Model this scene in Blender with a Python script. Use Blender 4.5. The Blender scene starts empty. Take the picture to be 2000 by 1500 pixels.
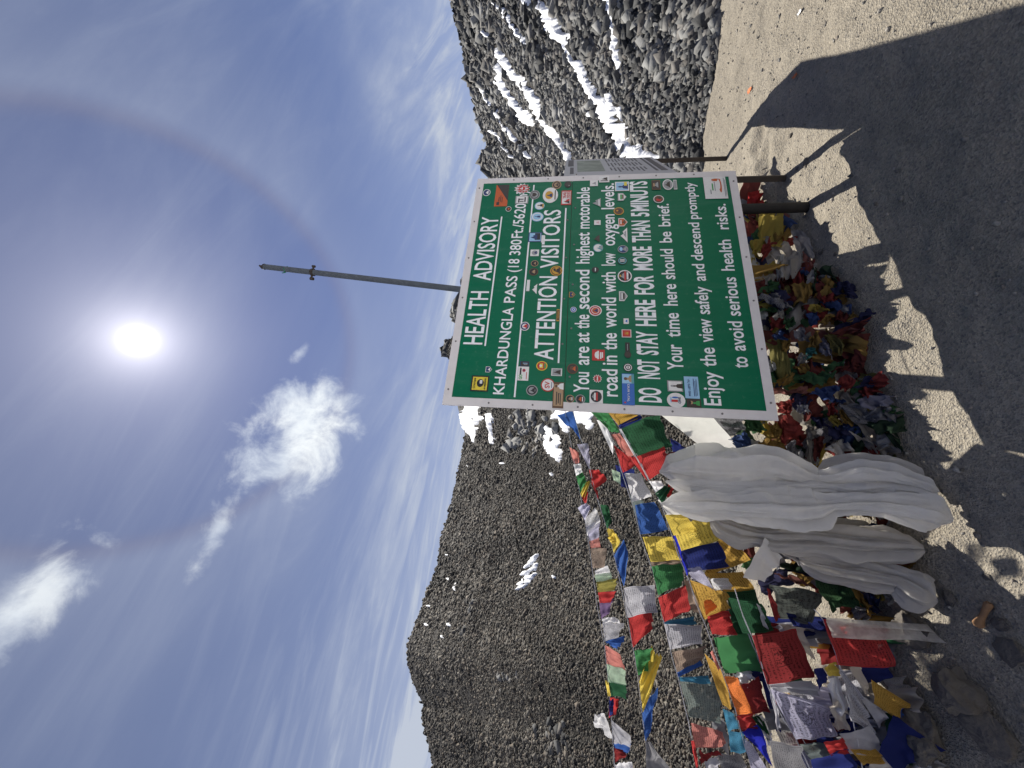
import bpy, math, random
import numpy as np
random.seed(7)
RNG = np.random.default_rng(11)
SC = bpy.context.scene
COL = SC.collection
rad = math.radians

# ------------------------------------------------------------------ camera
# The photograph was taken with the phone upright and is shown lying on its side:
# the camera is pitched up 7.5 degrees, slightly rolled, then turned by 90 degrees.
CAM = np.array([0.0, 0.0, 1.6])
FPX = 750.0
PITCH, ROLL = 0.1313, 0.0398
_F = np.array([0, math.cos(PITCH), math.sin(PITCH)])
_U0 = np.array([0, -math.sin(PITCH), math.cos(PITCH)])
_R0 = np.array([1.0, 0, 0])
RV = math.cos(ROLL) * _R0 + math.sin(ROLL) * _U0      # to the right in the place
UV_ = math.cos(ROLL) * _U0 - math.sin(ROLL) * _R0     # up in the place
FV = _F
from mathutils import Matrix, Vector
cd = bpy.data.cameras.new('camera')
cam = bpy.data.objects.new('camera', cd)
COL.objects.link(cam)
cd.sensor_width = 36.0
cd.lens = FPX / 2000.0 * 36.0
cd.clip_start = 0.05
cd.clip_end = 3000
ax, ay, az_ = -UV_, RV, -FV
cam.matrix_world = Matrix(((ax[0], ay[0], az_[0], CAM[0]), (ax[1], ay[1], az_[1], CAM[1]),
                           (ax[2], ay[2], az_[2], CAM[2]), (0, 0, 0, 1)))
SC.camera = cam

def ray(x, y):
    """direction of the photograph's pixel x, y (2000 x 1500)"""
    x = np.asarray(x, float); y = np.asarray(y, float)
    a = (1500 - y - 750) / FPX; b = (1000 - x) / FPX
    d = a[..., None] * RV + b[..., None] * UV_ + FV
    return d / np.linalg.norm(d, axis=-1, keepdims=True)

def at(x, y, Y):
    """point on the pixel's ray at the depth Y (metres ahead)"""
    d = ray(x, y)
    return CAM + d * (np.asarray(Y, float) / d[..., 1])[..., None]

# ------------------------------------------------------------------ light
SUN = ray(270, 665)
SUN_EL = math.asin(SUN[2]); SUN_AZ = math.atan2(SUN[0], SUN[1])
sl = bpy.data.lights.new('sun', 'SUN')
sl.energy = 5.0
sl.angle = rad(0.53)
sl.color = (1.0, 0.95, 0.86)
sun = bpy.data.objects.new('sun', sl)
COL.objects.link(sun)
sun.rotation_euler = Vector(tuple(SUN)).to_track_quat('Z', 'Y').to_euler()
sun.location = (2, 10, 20)

W = bpy.data.worlds.new('World')
SC.world = W
W.use_nodes = True
wt = W.node_tree
wt.nodes.clear()

class NB:
    """small helper to write node trees as expressions"""
    def __init__(s, tree): s.t = tree
    def n(s, kind, **kw):
        nd = s.t.nodes.new(kind)
        for k, v in kw.items(): setattr(nd, k, v)
        return nd
    def put(s, sock, v):
        if isinstance(v, bpy.types.NodeSocket): s.t.links.new(v, sock)
        else: sock.default_value = v
    def m(s, op, a, b=0.0, c=0.0, clamp=False):
        nd = s.n('ShaderNodeMath', operation=op, use_clamp=clamp)
        s.put(nd.inputs[0], a); s.put(nd.inputs[1], b); s.put(nd.inputs[2], c)
        return nd.outputs[0]
    def v(s, op, a, b=(0, 0, 0)):
        nd = s.n('ShaderNodeVectorMath', operation=op)
        s.put(nd.inputs[0], a); s.put(nd.inputs[1], b)
        return nd.outputs['Value'] if op in ('DOT_PRODUCT', 'LENGTH', 'DISTANCE') else nd.outputs[0]
    def ss(s, x, lo, hi, a=0.0, b=1.0):
        nd = s.n('ShaderNodeMapRange', interpolation_type='SMOOTHSTEP')
        s.put(nd.inputs[0], x)
        for i, q in zip((1, 2, 3, 4), (lo, hi, a, b)): s.put(nd.inputs[i], q)
        return nd.outputs[0]
    def noise(s, vec, scale, detail=4, rough=0.5, dist=0.0):
        nd = s.n('ShaderNodeTexNoise')
        s.put(nd.inputs['Vector'], vec)
        nd.inputs['Scale'].default_value = scale
        nd.inputs['Detail'].default_value = detail
        nd.inputs['Roughness'].default_value = rough
        nd.inputs['Distortion'].default_value = dist
        return nd.outputs[0]
    def mix(s, f, a, b, blend='MIX'):
        nd = s.n('ShaderNodeMix', data_type='RGBA', blend_type=blend)
        s.put(nd.inputs[0], f)
        for i, q in ((6, a), (7, b)):
            s.put(nd.inputs[i], q if isinstance(q, bpy.types.NodeSocket) else (*q[:3], 1))
        return nd.outputs[2]
    def comb(s, x, y, z):
        nd = s.n('ShaderNodeCombineXYZ')
        for i, q in enumerate((x, y, z)): s.put(nd.inputs[i], q)
        return nd.outputs[0]

def build_sky():
    b = NB(wt)
    out = b.n('ShaderNodeOutputWorld')
    bg = b.n('ShaderNodeBackground')
    STR = 0.055
    bg.inputs['Strength'].default_value = STR
    wt.links.new(bg.outputs[0], out.inputs[0])
    sky = b.n('ShaderNodeTexSky', sky_type='NISHITA', sun_disc=False)
    sky.sun_elevation = SUN_EL
    sky.sun_rotation = SUN_AZ
    sky.altitude = 3500
    sky.air_density = 1.0
    sky.dust_density = 0.6
    sky.ozone_density = 1.5
    D = b.n('ShaderNodeTexCoord').outputs['Generated']
    D = b.v('NORMALIZE', D)
    sep = b.n('ShaderNodeSeparateXYZ'); wt.links.new(D, sep.inputs[0])
    dz = sep.outputs[2]
    dot = b.v('DOT_PRODUCT', D, tuple(SUN))
    ang = b.m('MULTIPLY', b.m('ARCCOSINE', b.m('MINIMUM', dot, 0.999999)), 57.29578)
    base = b.mix(1.0, sky.outputs[0], (0.84, 0.83, 1.04), 'MULTIPLY')
    # high thin cirrus: noise on a flat layer far above, drawn out along the wind
    zz = b.m('ADD', b.m('MAXIMUM', dz, 0.0), 0.12)
    px = b.m('DIVIDE', sep.outputs[0], zz); py = b.m('DIVIDE', sep.outputs[1], zz)
    c, s_ = math.cos(0.5), math.sin(0.5)
    qx = b.m('ADD', b.m('MULTIPLY', px, c), b.m('MULTIPLY', py, s_))
    qy = b.m('SUBTRACT', b.m('MULTIPLY', py, c), b.m('MULTIPLY', px, s_))
    P1 = b.comb(b.m('MULTIPLY', qx, 0.55), b.m('MULTIPLY', qy, 1.6), 3.7)
    n1 = b.noise(P1, 1.1, 9, 0.62, 0.7)
    P1b = b.comb(b.m('MULTIPLY', qx, 0.9), b.m('MULTIPLY', qy, 5.0), 8.2)
    n1b = b.noise(P1b, 1.3, 8, 0.6, 1.2)
    P2 = b.comb(b.m('MULTIPLY', px, 0.8), b.m('MULTIPLY', py, 0.8), 9.1)
    n2 = b.noise(P2, 0.9, 3, 0.5, 0.3)
    cir = b.m('MULTIPLY', b.m('ADD', b.ss(n1, 0.42, 0.76), b.m('MULTIPLY', b.ss(n1b, 0.45, 0.75), 0.55)), b.ss(n2, 0.33, 0.62))
    low = b.ss(dz, 0.62, 0.22)
    cir = b.m('MULTIPLY', cir, b.m('ADD', 0.18, b.m('MULTIPLY', low, 0.75)))
    veil = b.m('ADD', b.m('ADD', b.m('ADD', 0.015, b.ss(sep.outputs[0], 0.1, -0.65, 0.0, 0.09)), b.m('MULTIPLY', b.ss(n2, 0.32, 0.75), 0.11)), b.m('ADD', b.m('MULTIPLY', b.ss(dz, 0.52, 0.10), 0.42), b.m('MULTIPLY', b.m('MULTIPLY', b.ss(dz, 0.66, 0.40), b.ss(dz, 0.24, 0.38, 0.35, 1.0)), b.m('MULTIPLY', b.ss(n1, 0.30, 0.70, 0.05, 0.32), b.ss(sep.outputs[0], 0.40, -0.15, 0.15, 1.0)))))
    # the 22 degree halo round the sun
    ring = b.m('MULTIPLY', b.ss(ang, 20.6, 23.2), b.m('EXPONENT', b.m('MULTIPLY', b.m('SUBTRACT', ang, 22.0), -0.075)))
    ring = b.m('MULTIPLY', ring, 0.17)
    # the thin cloud lies round the sun's half of the sky; the other half is clear
    ahead = b.ss(b.v('DOT_PRODUCT', D, (0.08, 0.94, 0.34)), -0.25, 0.35, 0.12, 1.0)
    tot = b.m('MULTIPLY', b.m('ADD', b.m('ADD', cir, veil), ring, clamp=True), ahead)
    col = b.mix(tot, base, (5.8, 6.4, 7.6))
    # brownish inner rim of the halo
    rim = b.m('EXPONENT', b.m('MULTIPLY', b.m('POWER', b.m('DIVIDE', b.m('SUBTRACT', ang, 21.3), 0.9), 2.0), -1.0))
    col = b.mix(b.m('MULTIPLY', rim, 0.10), col, (4.0, 2.9, 2.4))
    # cumulus clouds, each a noisy patch round its own direction
    def cloud(col, x, y, rx, ry, rot, seed, soft, dens, scale):
        cdir = ray(x, y)
        e1 = ray(x, y - 40) - ray(x, y + 40); e1 -= cdir * (e1 @ cdir); e1 /= np.linalg.norm(e1)
        e2 = np.cross(cdir, e1)
        if e2[2] < 0: e2 = -e2
        cr, sr = math.cos(rot), math.sin(rot)
        f1, f2 = e1 * cr + e2 * sr, e2 * cr - e1 * sr
        a1 = b.m('DIVIDE', b.v('DOT_PRODUCT', D, tuple(f1)), rx)
        a2 = b.m('DIVIDE', b.v('DOT_PRODUCT', D, tuple(f2)), ry)
        d = b.m('SQRT', b.m('ADD', b.m('MULTIPLY', a1, a1), b.m('MULTIPLY', a2, a2)))
        front = b.ss(b.v('DOT_PRODUCT', D, tuple(cdir)), 0.7, 0.8)
        nv = b.noise(b.v('ADD', D, (seed, seed * 0.3, 0)), scale, 10, 0.63, 0.35)
        f = b.m('ADD', b.m('SUBTRACT', 0.74, b.m('MULTIPLY', d, 0.78)), b.m('MULTIPLY', b.m('SUBTRACT', nv, 0.5), 1.9))
        mk = b.m('MULTIPLY', b.m('MULTIPLY', b.ss(f, 0.05, soft), dens), front)
        mk = b.m('MULTIPLY', mk, b.ss(d, 1.5, 0.9))
        n3 = b.noise(b.v('ADD', D, (seed + 2.1, 0.4, 0)), scale * 0.8, 6, 0.6, 0.2)
        cc = b.mix(b.ss(n3, 0.35, 0.65), (8.0, 8.8, 9.8), (11.5, 12.0, 12.0))
        return b.mix(mk, col, cc)
    col = cloud(col, 590, 845, 0.150, 0.165, 0.5, 1.3, 0.75, 0.93, 10.0)
    col = cloud(col, 425, 1035, 0.085, 0.035, -0.5, 4.2, 0.75, 0.62, 12.0)
    col = cloud(col, 90, 1140, 0.11, 0.055, -0.45, 7.7, 0.70, 0.70, 10.0)
    col = cloud(col, 20, 1190, 0.10, 0.05, -0.3, 8.9, 0.80, 0.55, 10.0)
    col = cloud(col, 585, 690, 0.04, 0.018, -0.6, 5.6, 0.80, 0.45, 18.0)
    # the sun itself and its aureole in the thin ice cloud
    g1 = b.m('MULTIPLY', b.m('EXPONENT', b.m('MULTIPLY', b.m('POWER', b.m('DIVIDE', ang, 0.8), 2.0), -1.0)), 60.0)
    g2 = b.m('MULTIPLY', b.m('EXPONENT', b.m('DIVIDE', ang, -2.2)), 13.0)
    g3 = b.m('MULTIPLY', b.m('EXPONENT', b.m('DIVIDE', ang, -9.5)), 3.8)
    g = b.m('ADD', b.m('ADD', g1, g2), g3)
    gc = b.n('ShaderNodeMix', data_type='RGBA', blend_type='MULTIPLY')
    gc.inputs[0].default_value = 1.0
    gcol = b.comb(g, b.m('MULTIPLY', g, 0.95), b.m('MULTIPLY', g, 0.97))
    wt.links.new(gcol, gc.inputs[6]); gc.inputs[7].default_value = (1, 1, 1, 1)
    col = b.mix(1.0, col, gc.outputs[2], 'ADD')
    wt.links.new(col, bg.inputs['Color'])
build_sky()

SC.view_settings.view_transform = 'Standard'
SC.view_settings.look = 'None'
SC.view_settings.exposure = 0.72
SC.view_settings.gamma = 1.0
SC.cycles.max_bounces = 6
SC.cycles.use_denoising = True

# ------------------------------------------------------------------ helpers
def _hash(ix, iy, iz, seed):
    h = (ix * 374761393 + iy * 668265263 + iz * 2147483647 + seed * 1274126177) & 0xFFFFFFFF
    h = ((h ^ (h >> 13)) * 1274126177) & 0xFFFFFFFF
    h = ((h ^ (h >> 16)) * 2246822519) & 0xFFFFFFFF
    return ((h ^ (h >> 15)) & 0xFFFF) / 65535.0

def vnoise(x, y, z=0.0, seed=0):
    x, y, z = np.broadcast_arrays(np.asarray(x, float), np.asarray(y, float), np.asarray(z, float))
    ix, iy, iz = np.floor(x).astype(np.int64), np.floor(y).astype(np.int64), np.floor(z).astype(np.int64)
    fx, fy, fz = x - ix, y - iy, z - iz
    fx, fy, fz = (q * q * (3 - 2 * q) for q in (fx, fy, fz))
    r = 0
    for a in (0, 1):
        for c in (0, 1):
            for e in (0, 1):
                r = r + _hash(ix + a, iy + c, iz + e, seed) * (fx if a else 1 - fx) * (fy if c else 1 - fy) * (fz if e else 1 - fz)
    return r * 2 - 1

def fbm(x, y, z=0.0, seed=0, oct=4, gain=0.5):
    x = np.asarray(x, float); y = np.asarray(y, float)
    r, a, f = 0, 1.0, 1.0
    for o in range(oct):
        r = r + a * vnoise(x * f, y * f, np.asarray(z) * f, seed + o * 17)
        a *= gain; f *= 2.03
    return r

def sstep(lo, hi, x):
    t = np.clip((np.asarray(x, float) - lo) / (hi - lo), 0, 1)
    return t * t * (3 - 2 * t)

def mesh_np(name, verts, faces, smooth=False, uv=None):
    """verts (n,3); faces (m,3) or (m,4) array, or a list of lists"""
    me = bpy.data.meshes.new(name)
    verts = np.ascontiguousarray(verts, dtype=np.float32)
    if isinstance(faces, np.ndarray):
        m, k = faces.shape
        me.vertices.add(len(verts)); me.vertices.foreach_set('co', verts.ravel())
        me.loops.add(m * k); me.loops.foreach_set('vertex_index', np.ascontiguousarray(faces, dtype=np.int32).ravel())
        me.polygons.add(m)
        me.polygons.foreach_set('loop_start', np.arange(0, m * k, k, dtype=np.int32))
        me.polygons.foreach_set('loop_total', np.full(m, k, dtype=np.int32))
        me.update(calc_edges=True)
    else:
        me.from_pydata([tuple(v) for v in verts.tolist()], [], faces)
        me.update()
    if smooth:
        me.polygons.foreach_set('use_smooth', np.ones(len(me.polygons), dtype=bool))
    if uv is not None:
        l = me.uv_layers.new(name='UVMap')
        vi = np.empty(len(me.loops), dtype=np.int32); me.loops.foreach_get('vertex_index', vi)
        l.data.foreach_set('uv', np.ascontiguousarray(uv[vi], dtype=np.float32).ravel())
    return me

def link(name, me, mats=None, parent=None):
    o = bpy.data.objects.new(name, me)
    COL.objects.link(o)
    for m in (mats if isinstance(mats, (list, tuple)) else [mats] if mats else []): me.materials.append(m)
    if parent is not None: o.parent = parent
    return o

def tag(o, label=None, cat=None, group=None, kind=None):
    if label: o['label'] = label
    if cat: o['category'] = cat
    if group: o['group'] = group
    if kind: o['kind'] = kind
    return o

def empty(name, loc, label, cat, group=None):
    o = bpy.data.objects.new(name, None); COL.objects.link(o)
    o.location = tuple(loc); o.empty_display_size = 0.1
    return tag(o, label, cat, group)

def grid_faces(nu, nv, wrap=False):
    """quads of a grid whose vertex index is i*nv + j"""
    i, j = np.meshgrid(np.arange(nu - 1), np.arange(nv if wrap else nv - 1), indexing='ij')
    i, j = i.ravel(), j.ravel(); j2 = (j + 1) % nv
    return np.stack([i * nv + j, (i + 1) * nv + j, (i + 1) * nv + j2, i * nv + j2], 1)

def child(name, verts, faces, mat, parent, smooth=False, uv=None, label=None):
    """a part: its mesh is given in world space, moved under its (unrotated) parent"""
    loc = np.array(parent.location) if parent is not None else np.zeros(3)
    o = link(name, mesh_np(name, np.asarray(verts) - loc, faces, smooth, uv), mat, parent)
    if label: o['label'] = label
    return o

def tube(path, r, n=8):
    """closed tube along a polyline; r a number or one radius per point"""
    P = np.asarray(path, float); m = len(P); r = np.broadcast_to(np.asarray(r, float), (m,))
    T = np.gradient(P, axis=0); T /= np.linalg.norm(T, axis=1, keepdims=True) + 1e-9
    ref = np.array([0, 0, 1.0]) if abs(T[0] @ np.array([0, 0, 1.0])) < 0.9 else np.array([1.0, 0, 0])
    A = np.cross(T, ref); A /= np.linalg.norm(A, axis=1, keepdims=True); B = np.cross(T, A)
    a = np.linspace(0, 2 * np.pi, n, endpoint=False)
    V = P[:, None] + r[:, None, None] * (np.cos(a)[None, :, None] * A[:, None] + np.sin(a)[None, :, None] * B[:, None])
    V = V.reshape(-1, 3)
    F = grid_faces(m, n, True).tolist()
    F.append(list(range(n))[::-1]); F.append([(m - 1) * n + k for k in range(n)])
    return V, F

def boxv(o, a, b_, c, la, lb, lc):
    """box with corner o and axes a, b, c of the given lengths"""
    V = [o + a * la * i + b_ * lb * j + c * lc * k for i in (0, 1) for j in (0, 1) for k in (0, 1)]
    F = [[0, 1, 3, 2], [4, 6, 7, 5], [0, 4, 5, 1], [2, 3, 7, 6], [0, 2, 6, 4], [1, 5, 7, 3]]
    return np.array(V), F

def join(parts):
    V, F, k = [], [], 0
    for v, f in parts:
        V.append(np.asarray(v)); F += [[q + k for q in g] for g in (f.tolist() if isinstance(f, np.ndarray) else f)]; k += len(v)
    return np.concatenate(V), F

# ------------------------------------------------------------------ materials
def mat_base(name):
    m = bpy.data.materials.new(name); m.use_nodes = True
    t = m.node_tree; t.nodes.clear()
    return m, NB(t)

def finish(b, shader):
    o = b.n('ShaderNodeOutputMaterial'); b.t.links.new(shader, o.inputs[0])

def pbsdf(b, col, rough=0.8, spec=0.3, metal=0.0, bump=None, bstr=0.5, bdist=0.02):
    p = b.n('ShaderNodeBsdfPrincipled')
    b.put(p.inputs['Base Color'], col if isinstance(col, bpy.types.NodeSocket) else (*col, 1))
    b.put(p.inputs['Roughness'], rough); b.put(p.inputs['Metallic'], metal)
    p.inputs['Specular IOR Level'].default_value = spec
    if bump is not None:
        bn = b.n('ShaderNodeBump'); bn.inputs['Strength'].default_value = bstr; bn.inputs['Distance'].default_value = bdist
        b.put(bn.inputs['Height'], bump); b.t.links.new(bn.outputs[0], p.inputs['Normal'])
    return p.outputs[0]

_plain = {}
def plain(name, col, rough=0.6, spec=0.3, metal=0.0, var=0.12, scale=30.0):
    """painted / printed surface with a little wear in tone"""
    k = (name, col, rough)
    if k in _plain: return _plain[k]
    m, b = mat_base(name)
    tc = b.n('ShaderNodeTexCoord').outputs['Object']
    n = b.noise(tc, scale, 5, 0.6)
    c2 = tuple(q * (1 - var * 1.6) for q in col); c1 = tuple(min(1, q * (1 + var)) for q in col)
    finish(b, pbsdf(b, b.mix(n, c2, c1), rough, spec, metal))
    _plain[k] = m
    return m

def mat_ground():
    m, b = mat_base('gravelly_sand')
    tc = b.n('ShaderNodeTexCoord').outputs['Object']
    n0 = b.noise(tc, 0.9, 4, 0.55)
    n1 = b.noise(tc, 9.0, 6, 0.65)
    n2 = b.noise(tc, 70.0, 4, 0.7)
    n3 = b.noise(tc, 260.0, 2, 0.6)
    vo = b.n('ShaderNodeTexVoronoi'); vo.inputs['Scale'].default_value = 130.0
    b.t.links.new(tc, vo.inputs['Vector'])
    sp = b.n('ShaderNodeSeparateColor'); b.t.links.new(vo.outputs['Color'], sp.inputs[0])
    c = b.mix(b.ss(n0, 0.3, 0.7), (0.232, 0.205, 0.163), (0.31, 0.276, 0.222))
    c = b.mix(b.m('MULTIPLY', b.ss(n1, 0.35, 0.75), 0.45), c, (0.195, 0.17, 0.135))
    c = b.mix(b.m('MULTIPLY', b.ss(n2, 0.40, 0.66), 0.50), c, (0.42, 0.38, 0.31))
    c = b.mix(b.m('MULTIPLY', b.ss(n3, 0.52, 0.70), 0.50), c, (0.17, 0.15, 0.13))
    c = b.mix(b.m('MULTIPLY', b.m('GREATER_THAN', sp.outputs[0], 0.86), 0.55), c, (0.13, 0.125, 0.12))
    h = b.m('ADD', b.m('ADD', b.m('MULTIPLY', n1, 0.9), b.m('MULTIPLY', n2, 0.55)), b.m('MULTIPLY', vo.outputs['Distance'], 0.25))
    finish(b, pbsdf(b, c, 0.95, 0.1, bump=h, bstr=0.75, bdist=0.03))
    return m

def mat_rock(name, dark, light, warm, scale=3.0):
    """angular stone; the attribute 'tone' gives each stone its own shade"""
    m, b = mat_base(name)
    at_ = b.n('ShaderNodeAttribute'); at_.attribute_name = 'tone'
    tc = b.n('ShaderNodeTexCoord').outputs['Object']
    n = b.noise(tc, scale, 5, 0.65)
    t = at_.outputs['Fac']
    c = b.mix(b.m('MULTIPLY', t, 1.0, clamp=True), dark, light)
    c = b.mix(b.m('MULTIPLY', b.ss(b.m('FRACT', b.m('MULTIPLY', t, 17.3)), 0.55, 1.0), 0.6), c, warm)
    c = b.mix(b.m('MULTIPLY', n, 0.5), c, b.mix(0.5, c, (0.05, 0.05, 0.05)))
    finish(b, pbsdf(b, c, 0.85, 0.25, bump=n, bstr=0.5, bdist=0.05))
    return m

def mat_snow():
    m, b = mat_base('old_snow')
    tc = b.n('ShaderNodeTexCoord').outputs['Object']
    n = b.noise(tc, 2.2, 6, 0.6); n2 = b.noise(tc, 12.0, 5, 0.7)
    c = b.mix(b.m('MULTIPLY', b.ss(n2, 0.5, 0.75), 0.35), (0.88, 0.89, 0.91), (0.60, 0.58, 0.55))
    finish(b, pbsdf(b, c, 0.6, 0.3, bump=b.m('ADD', n, b.m('MULTIPLY', n2, 0.4)), bstr=0.4, bdist=0.15))
    return m

PAL = dict(red=(0.46, 0.022, 0.022), darkred=(0.24, 0.016, 0.018), blue=(0.03, 0.11, 0.40), navy=(0.014, 0.024, 0.15), royal=(0.012, 0.02, 0.42),
           green=(0.035, 0.20, 0.06), darkgreen=(0.014, 0.085, 0.035), yellow=(0.68, 0.50, 0.03), gold=(0.50, 0.28, 0.02),
           white=(0.72, 0.72, 0.75), grey=(0.44, 0.44, 0.49), orange=(0.85, 0.20, 0.01), salmon=(0.55, 0.18, 0.15), palegreen=(0.36, 0.50, 0.36),
           olive=(0.30, 0.26, 0.04), brown=(0.30, 0.22, 0.17), teal=(0.035, 0.20, 0.34), lilac=(0.42, 0.41, 0.56), purple=(0.15, 0.09, 0.20),
           greygreen=(0.16, 0.20, 0.19), khaki=(0.52, 0.47, 0.41), turq=(0.05, 0.42, 0.42), darkgrey=(0.20, 0.20, 0.22))
for _k, _c in PAL.items():      # sun-bleached: every dye has lost a little of its strength
    _l = 0.3 * _c[0] + 0.6 * _c[1] + 0.1 * _c[2]
    PAL[_k] = tuple(0.84 * q + 0.13 * _l + 0.004 for q in _c)
_cloth = {}
def cloth_mat(colour, print_=0, sheer=0.0, dusty=False):  # dusty: dye greyed and darkened to paint in the heap's shade
    """thin woven cotton; print_ = 0 plain, 1 rows of block-printed lines, 2 bold print with a picture field"""
    k = (colour, print_, sheer, dusty)
    if k in _cloth: return _cloth[k]
    m, b = mat_base(('shade_darkened_' if dusty else '') + '%s_cotton' % colour)
    col = PAL[colour] if not dusty else tuple(0.62 * (0.78 * q + 0.22 * d) for q, d in zip(PAL[colour], (0.20, 0.175, 0.14)))  # shaded copies: dyes greyed and darkened to paint in the heap's deep shade
    tc = b.n('ShaderNodeTexCoord')
    uv = tc.outputs['UV']; ob = tc.outputs['Object']
    n = b.noise(ob, 14.0, 5, 0.6)
    c = b.mix(b.m('MULTIPLY', n, 0.75), tuple(min(1, q * 1.12) for q in col), tuple(q * 0.72 + 0.01 for q in col))
    if print_:
        sp = b.n('ShaderNodeSeparateXYZ'); b.t.links.new(uv, sp.inputs[0])
        u, v = sp.outputs[0], sp.outputs[1]
        rows = 15.0 if print_ == 1 else 11.0
        rv = b.m('MULTIPLY', v, rows)
        fr = b.m('FRACT', rv)
        band = b.m('MULTIPLY', b.ss(fr, 0.16, 0.28), b.ss(fr, 0.86, 0.70))
        gl = b.noise(b.comb(b.m('MULTIPLY', u, 46.0), b.m('ADD', b.m('MULTIPLY', b.m('FLOOR', rv), 7.3), b.m('MULTIPLY', fr, 1.6)), 0.0), 1.0, 2, 0.6)
        ink = b.m('MULTIPLY', band, b.ss(gl, 0.47, 0.56))
        inside = b.m('MULTIPLY', b.m('MULTIPLY', b.ss(u, 0.07, 0.08), b.ss(u, 0.93, 0.92)), b.m('MULTIPLY', b.ss(v, 0.06, 0.07), b.ss(v, 0.95, 0.94)))
        ink = b.m('MULTIPLY', ink, inside)
        if print_ == 2:   # a picture block in the middle with a frame
            du = b.m('ABSOLUTE', b.m('SUBTRACT', u, 0.5)); dv = b.m('ABSOLUTE', b.m('SUBTRACT', v, 0.5))
            dm = b.m('MAXIMUM', du, dv)
            pic = b.ss(b.noise(b.comb(b.m('MULTIPLY', u, 22.0), b.m('MULTIPLY', v, 22.0), 5.0), 1.0, 3, 0.6), 0.49, 0.53)
            ink = b.m('MULTIPLY', ink, b.ss(dm, 0.19, 0.20))
            ink = b.m('MAXIMUM', ink, b.m('MULTIPLY', pic, b.ss(dm, 0.16, 0.15)))
            ink = b.m('MAXIMUM', ink, b.m('MULTIPLY', b.ss(dm, 0.165, 0.17), b.ss(dm, 0.185, 0.18)))
        du2 = b.m('MAXIMUM', b.m('ABSOLUTE', b.m('SUBTRACT', u, 0.5)), b.m('ABSOLUTE', b.m('SUBTRACT', v, 0.5)))
        edge = b.m('MULTIPLY', b.ss(du2, 0.447, 0.452), b.ss(du2, 0.466, 0.461))
        ink = b.m('MAXIMUM', ink, b.m('MULTIPLY', edge, 0.8))
        fade = b.m('ADD', 0.45, b.m('MULTIPLY', b.noise(ob, 9.0, 3, 0.5), 0.55))
        c = b.mix(b.m('MULTIPLY', ink, fade), c, tuple(q * 0.10 + 0.008 for q in col))
    weave = b.noise(ob, 420.0, 1, 0.5)
    d = b.n('ShaderNodeBsdfDiffuse'); b.put(d.inputs[0], c)
    bn = b.n('ShaderNodeBump'); bn.inputs['Strength'].default_value = 0.45; bn.inputs['Distance'].default_value = 0.012
    b.put(bn.inputs['Height'], b.m('ADD', b.noise(ob, 30.0, 6, 0.65, 0.8), b.m('MULTIPLY', weave, 0.05)))
    b.t.links.new(bn.outputs[0], d.inputs['Normal'])
    tr = b.n('ShaderNodeBsdfTranslucent'); b.put(tr.inputs[0], c)
    mx = b.n('ShaderNodeMixShader'); mx.inputs[0].default_value = 0.48
    b.t.links.new(d.outputs[0], mx.inputs[1]); b.t.links.new(tr.outputs[0], mx.inputs[2])
    sh = mx.outputs[0]
    if sheer:
        tp = b.n('ShaderNodeBsdfTransparent')
        m2 = b.n('ShaderNodeMixShader')
        b.put(m2.inputs[0], b.m('MULTIPLY', b.ss(b.noise(ob, 20.0, 3, 0.6), 0.2, 0.8), sheer * 2, clamp=True))
        b.t.links.new(sh, m2.inputs[1]); b.t.links.new(tp.outputs[0], m2.inputs[2]); sh = m2.outputs[0]
    finish(b, sh)
    _cloth[k] = m
    return m
# ------------------------------------------------------------------ ground
def ground_z(x, y):
    x = np.asarray(x, float); y = np.asarray(y, float)
    z = 0.16 * sstep(1.2, 2.4, y) - 0.05 * sstep(3.9, 5.2, y) + 0.10 * sstep(-0.9, -2.2, x) * sstep(0.6, 2.2, y)
    near = sstep(16, 7, np.hypot(x, y))
    z = z + near * (0.020 * fbm(x * 1.7, y * 1.7, 0, 3, 3) + 0.009 * fbm(x * 6, y * 6, 0, 9, 3) + 0.005 * fbm(x * 19, y * 19, 0, 15, 2))
    z = z + 0.05 * np.exp(-(((x - 1.75) / 0.55) ** 2 + ((y - 3.15) / 0.25) ** 2)) * (1 + 0.6 * fbm(x * 9, y * 9, 0, 21, 3))
    return z

def on_ground(x, y):
    d = ray(x, y); p = None; h = 0.0
    for _ in range(12):
        t = (h - 1.6) / d[2]; p = CAM + d * t; h = float(ground_z(p[0], p[1]))
    return np.array([p[0], p[1], h])

MG = mat_ground()
def build_ground():
    def axis(lo, hi, fine, lim):
        a = list(np.arange(lo, hi + 1e-6, fine)); s = fine; q = a[0]
        left = []
        while q > -lim: s *= 1.22; q -= s; left.append(q)
        s = fine; q = a[-1]; right = []
        while q < lim: s *= 1.22; q += s; right.append(q)
        return np.array(left[::-1] + a + right)
    X = axis(-3.0, 4.6, 0.022, 400); Y = axis(0.5, 5.4, 0.022, 400)
    gx, gy = np.meshgrid(X, Y, indexing='ij')
    gz = ground_z(gx, gy) - 0.35 * sstep(6.5, 12, np.hypot(gx, gy))
    V = np.stack([gx, gy, gz], -1).reshape(-1, 3)
    o = link('ground', mesh_np('ground', V, grid_faces(len(X), len(Y)), True), MG)
    tag(o, 'pale sandy gravel ground of the pass in front of the slopes', kind='structure')
build_ground()

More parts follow.
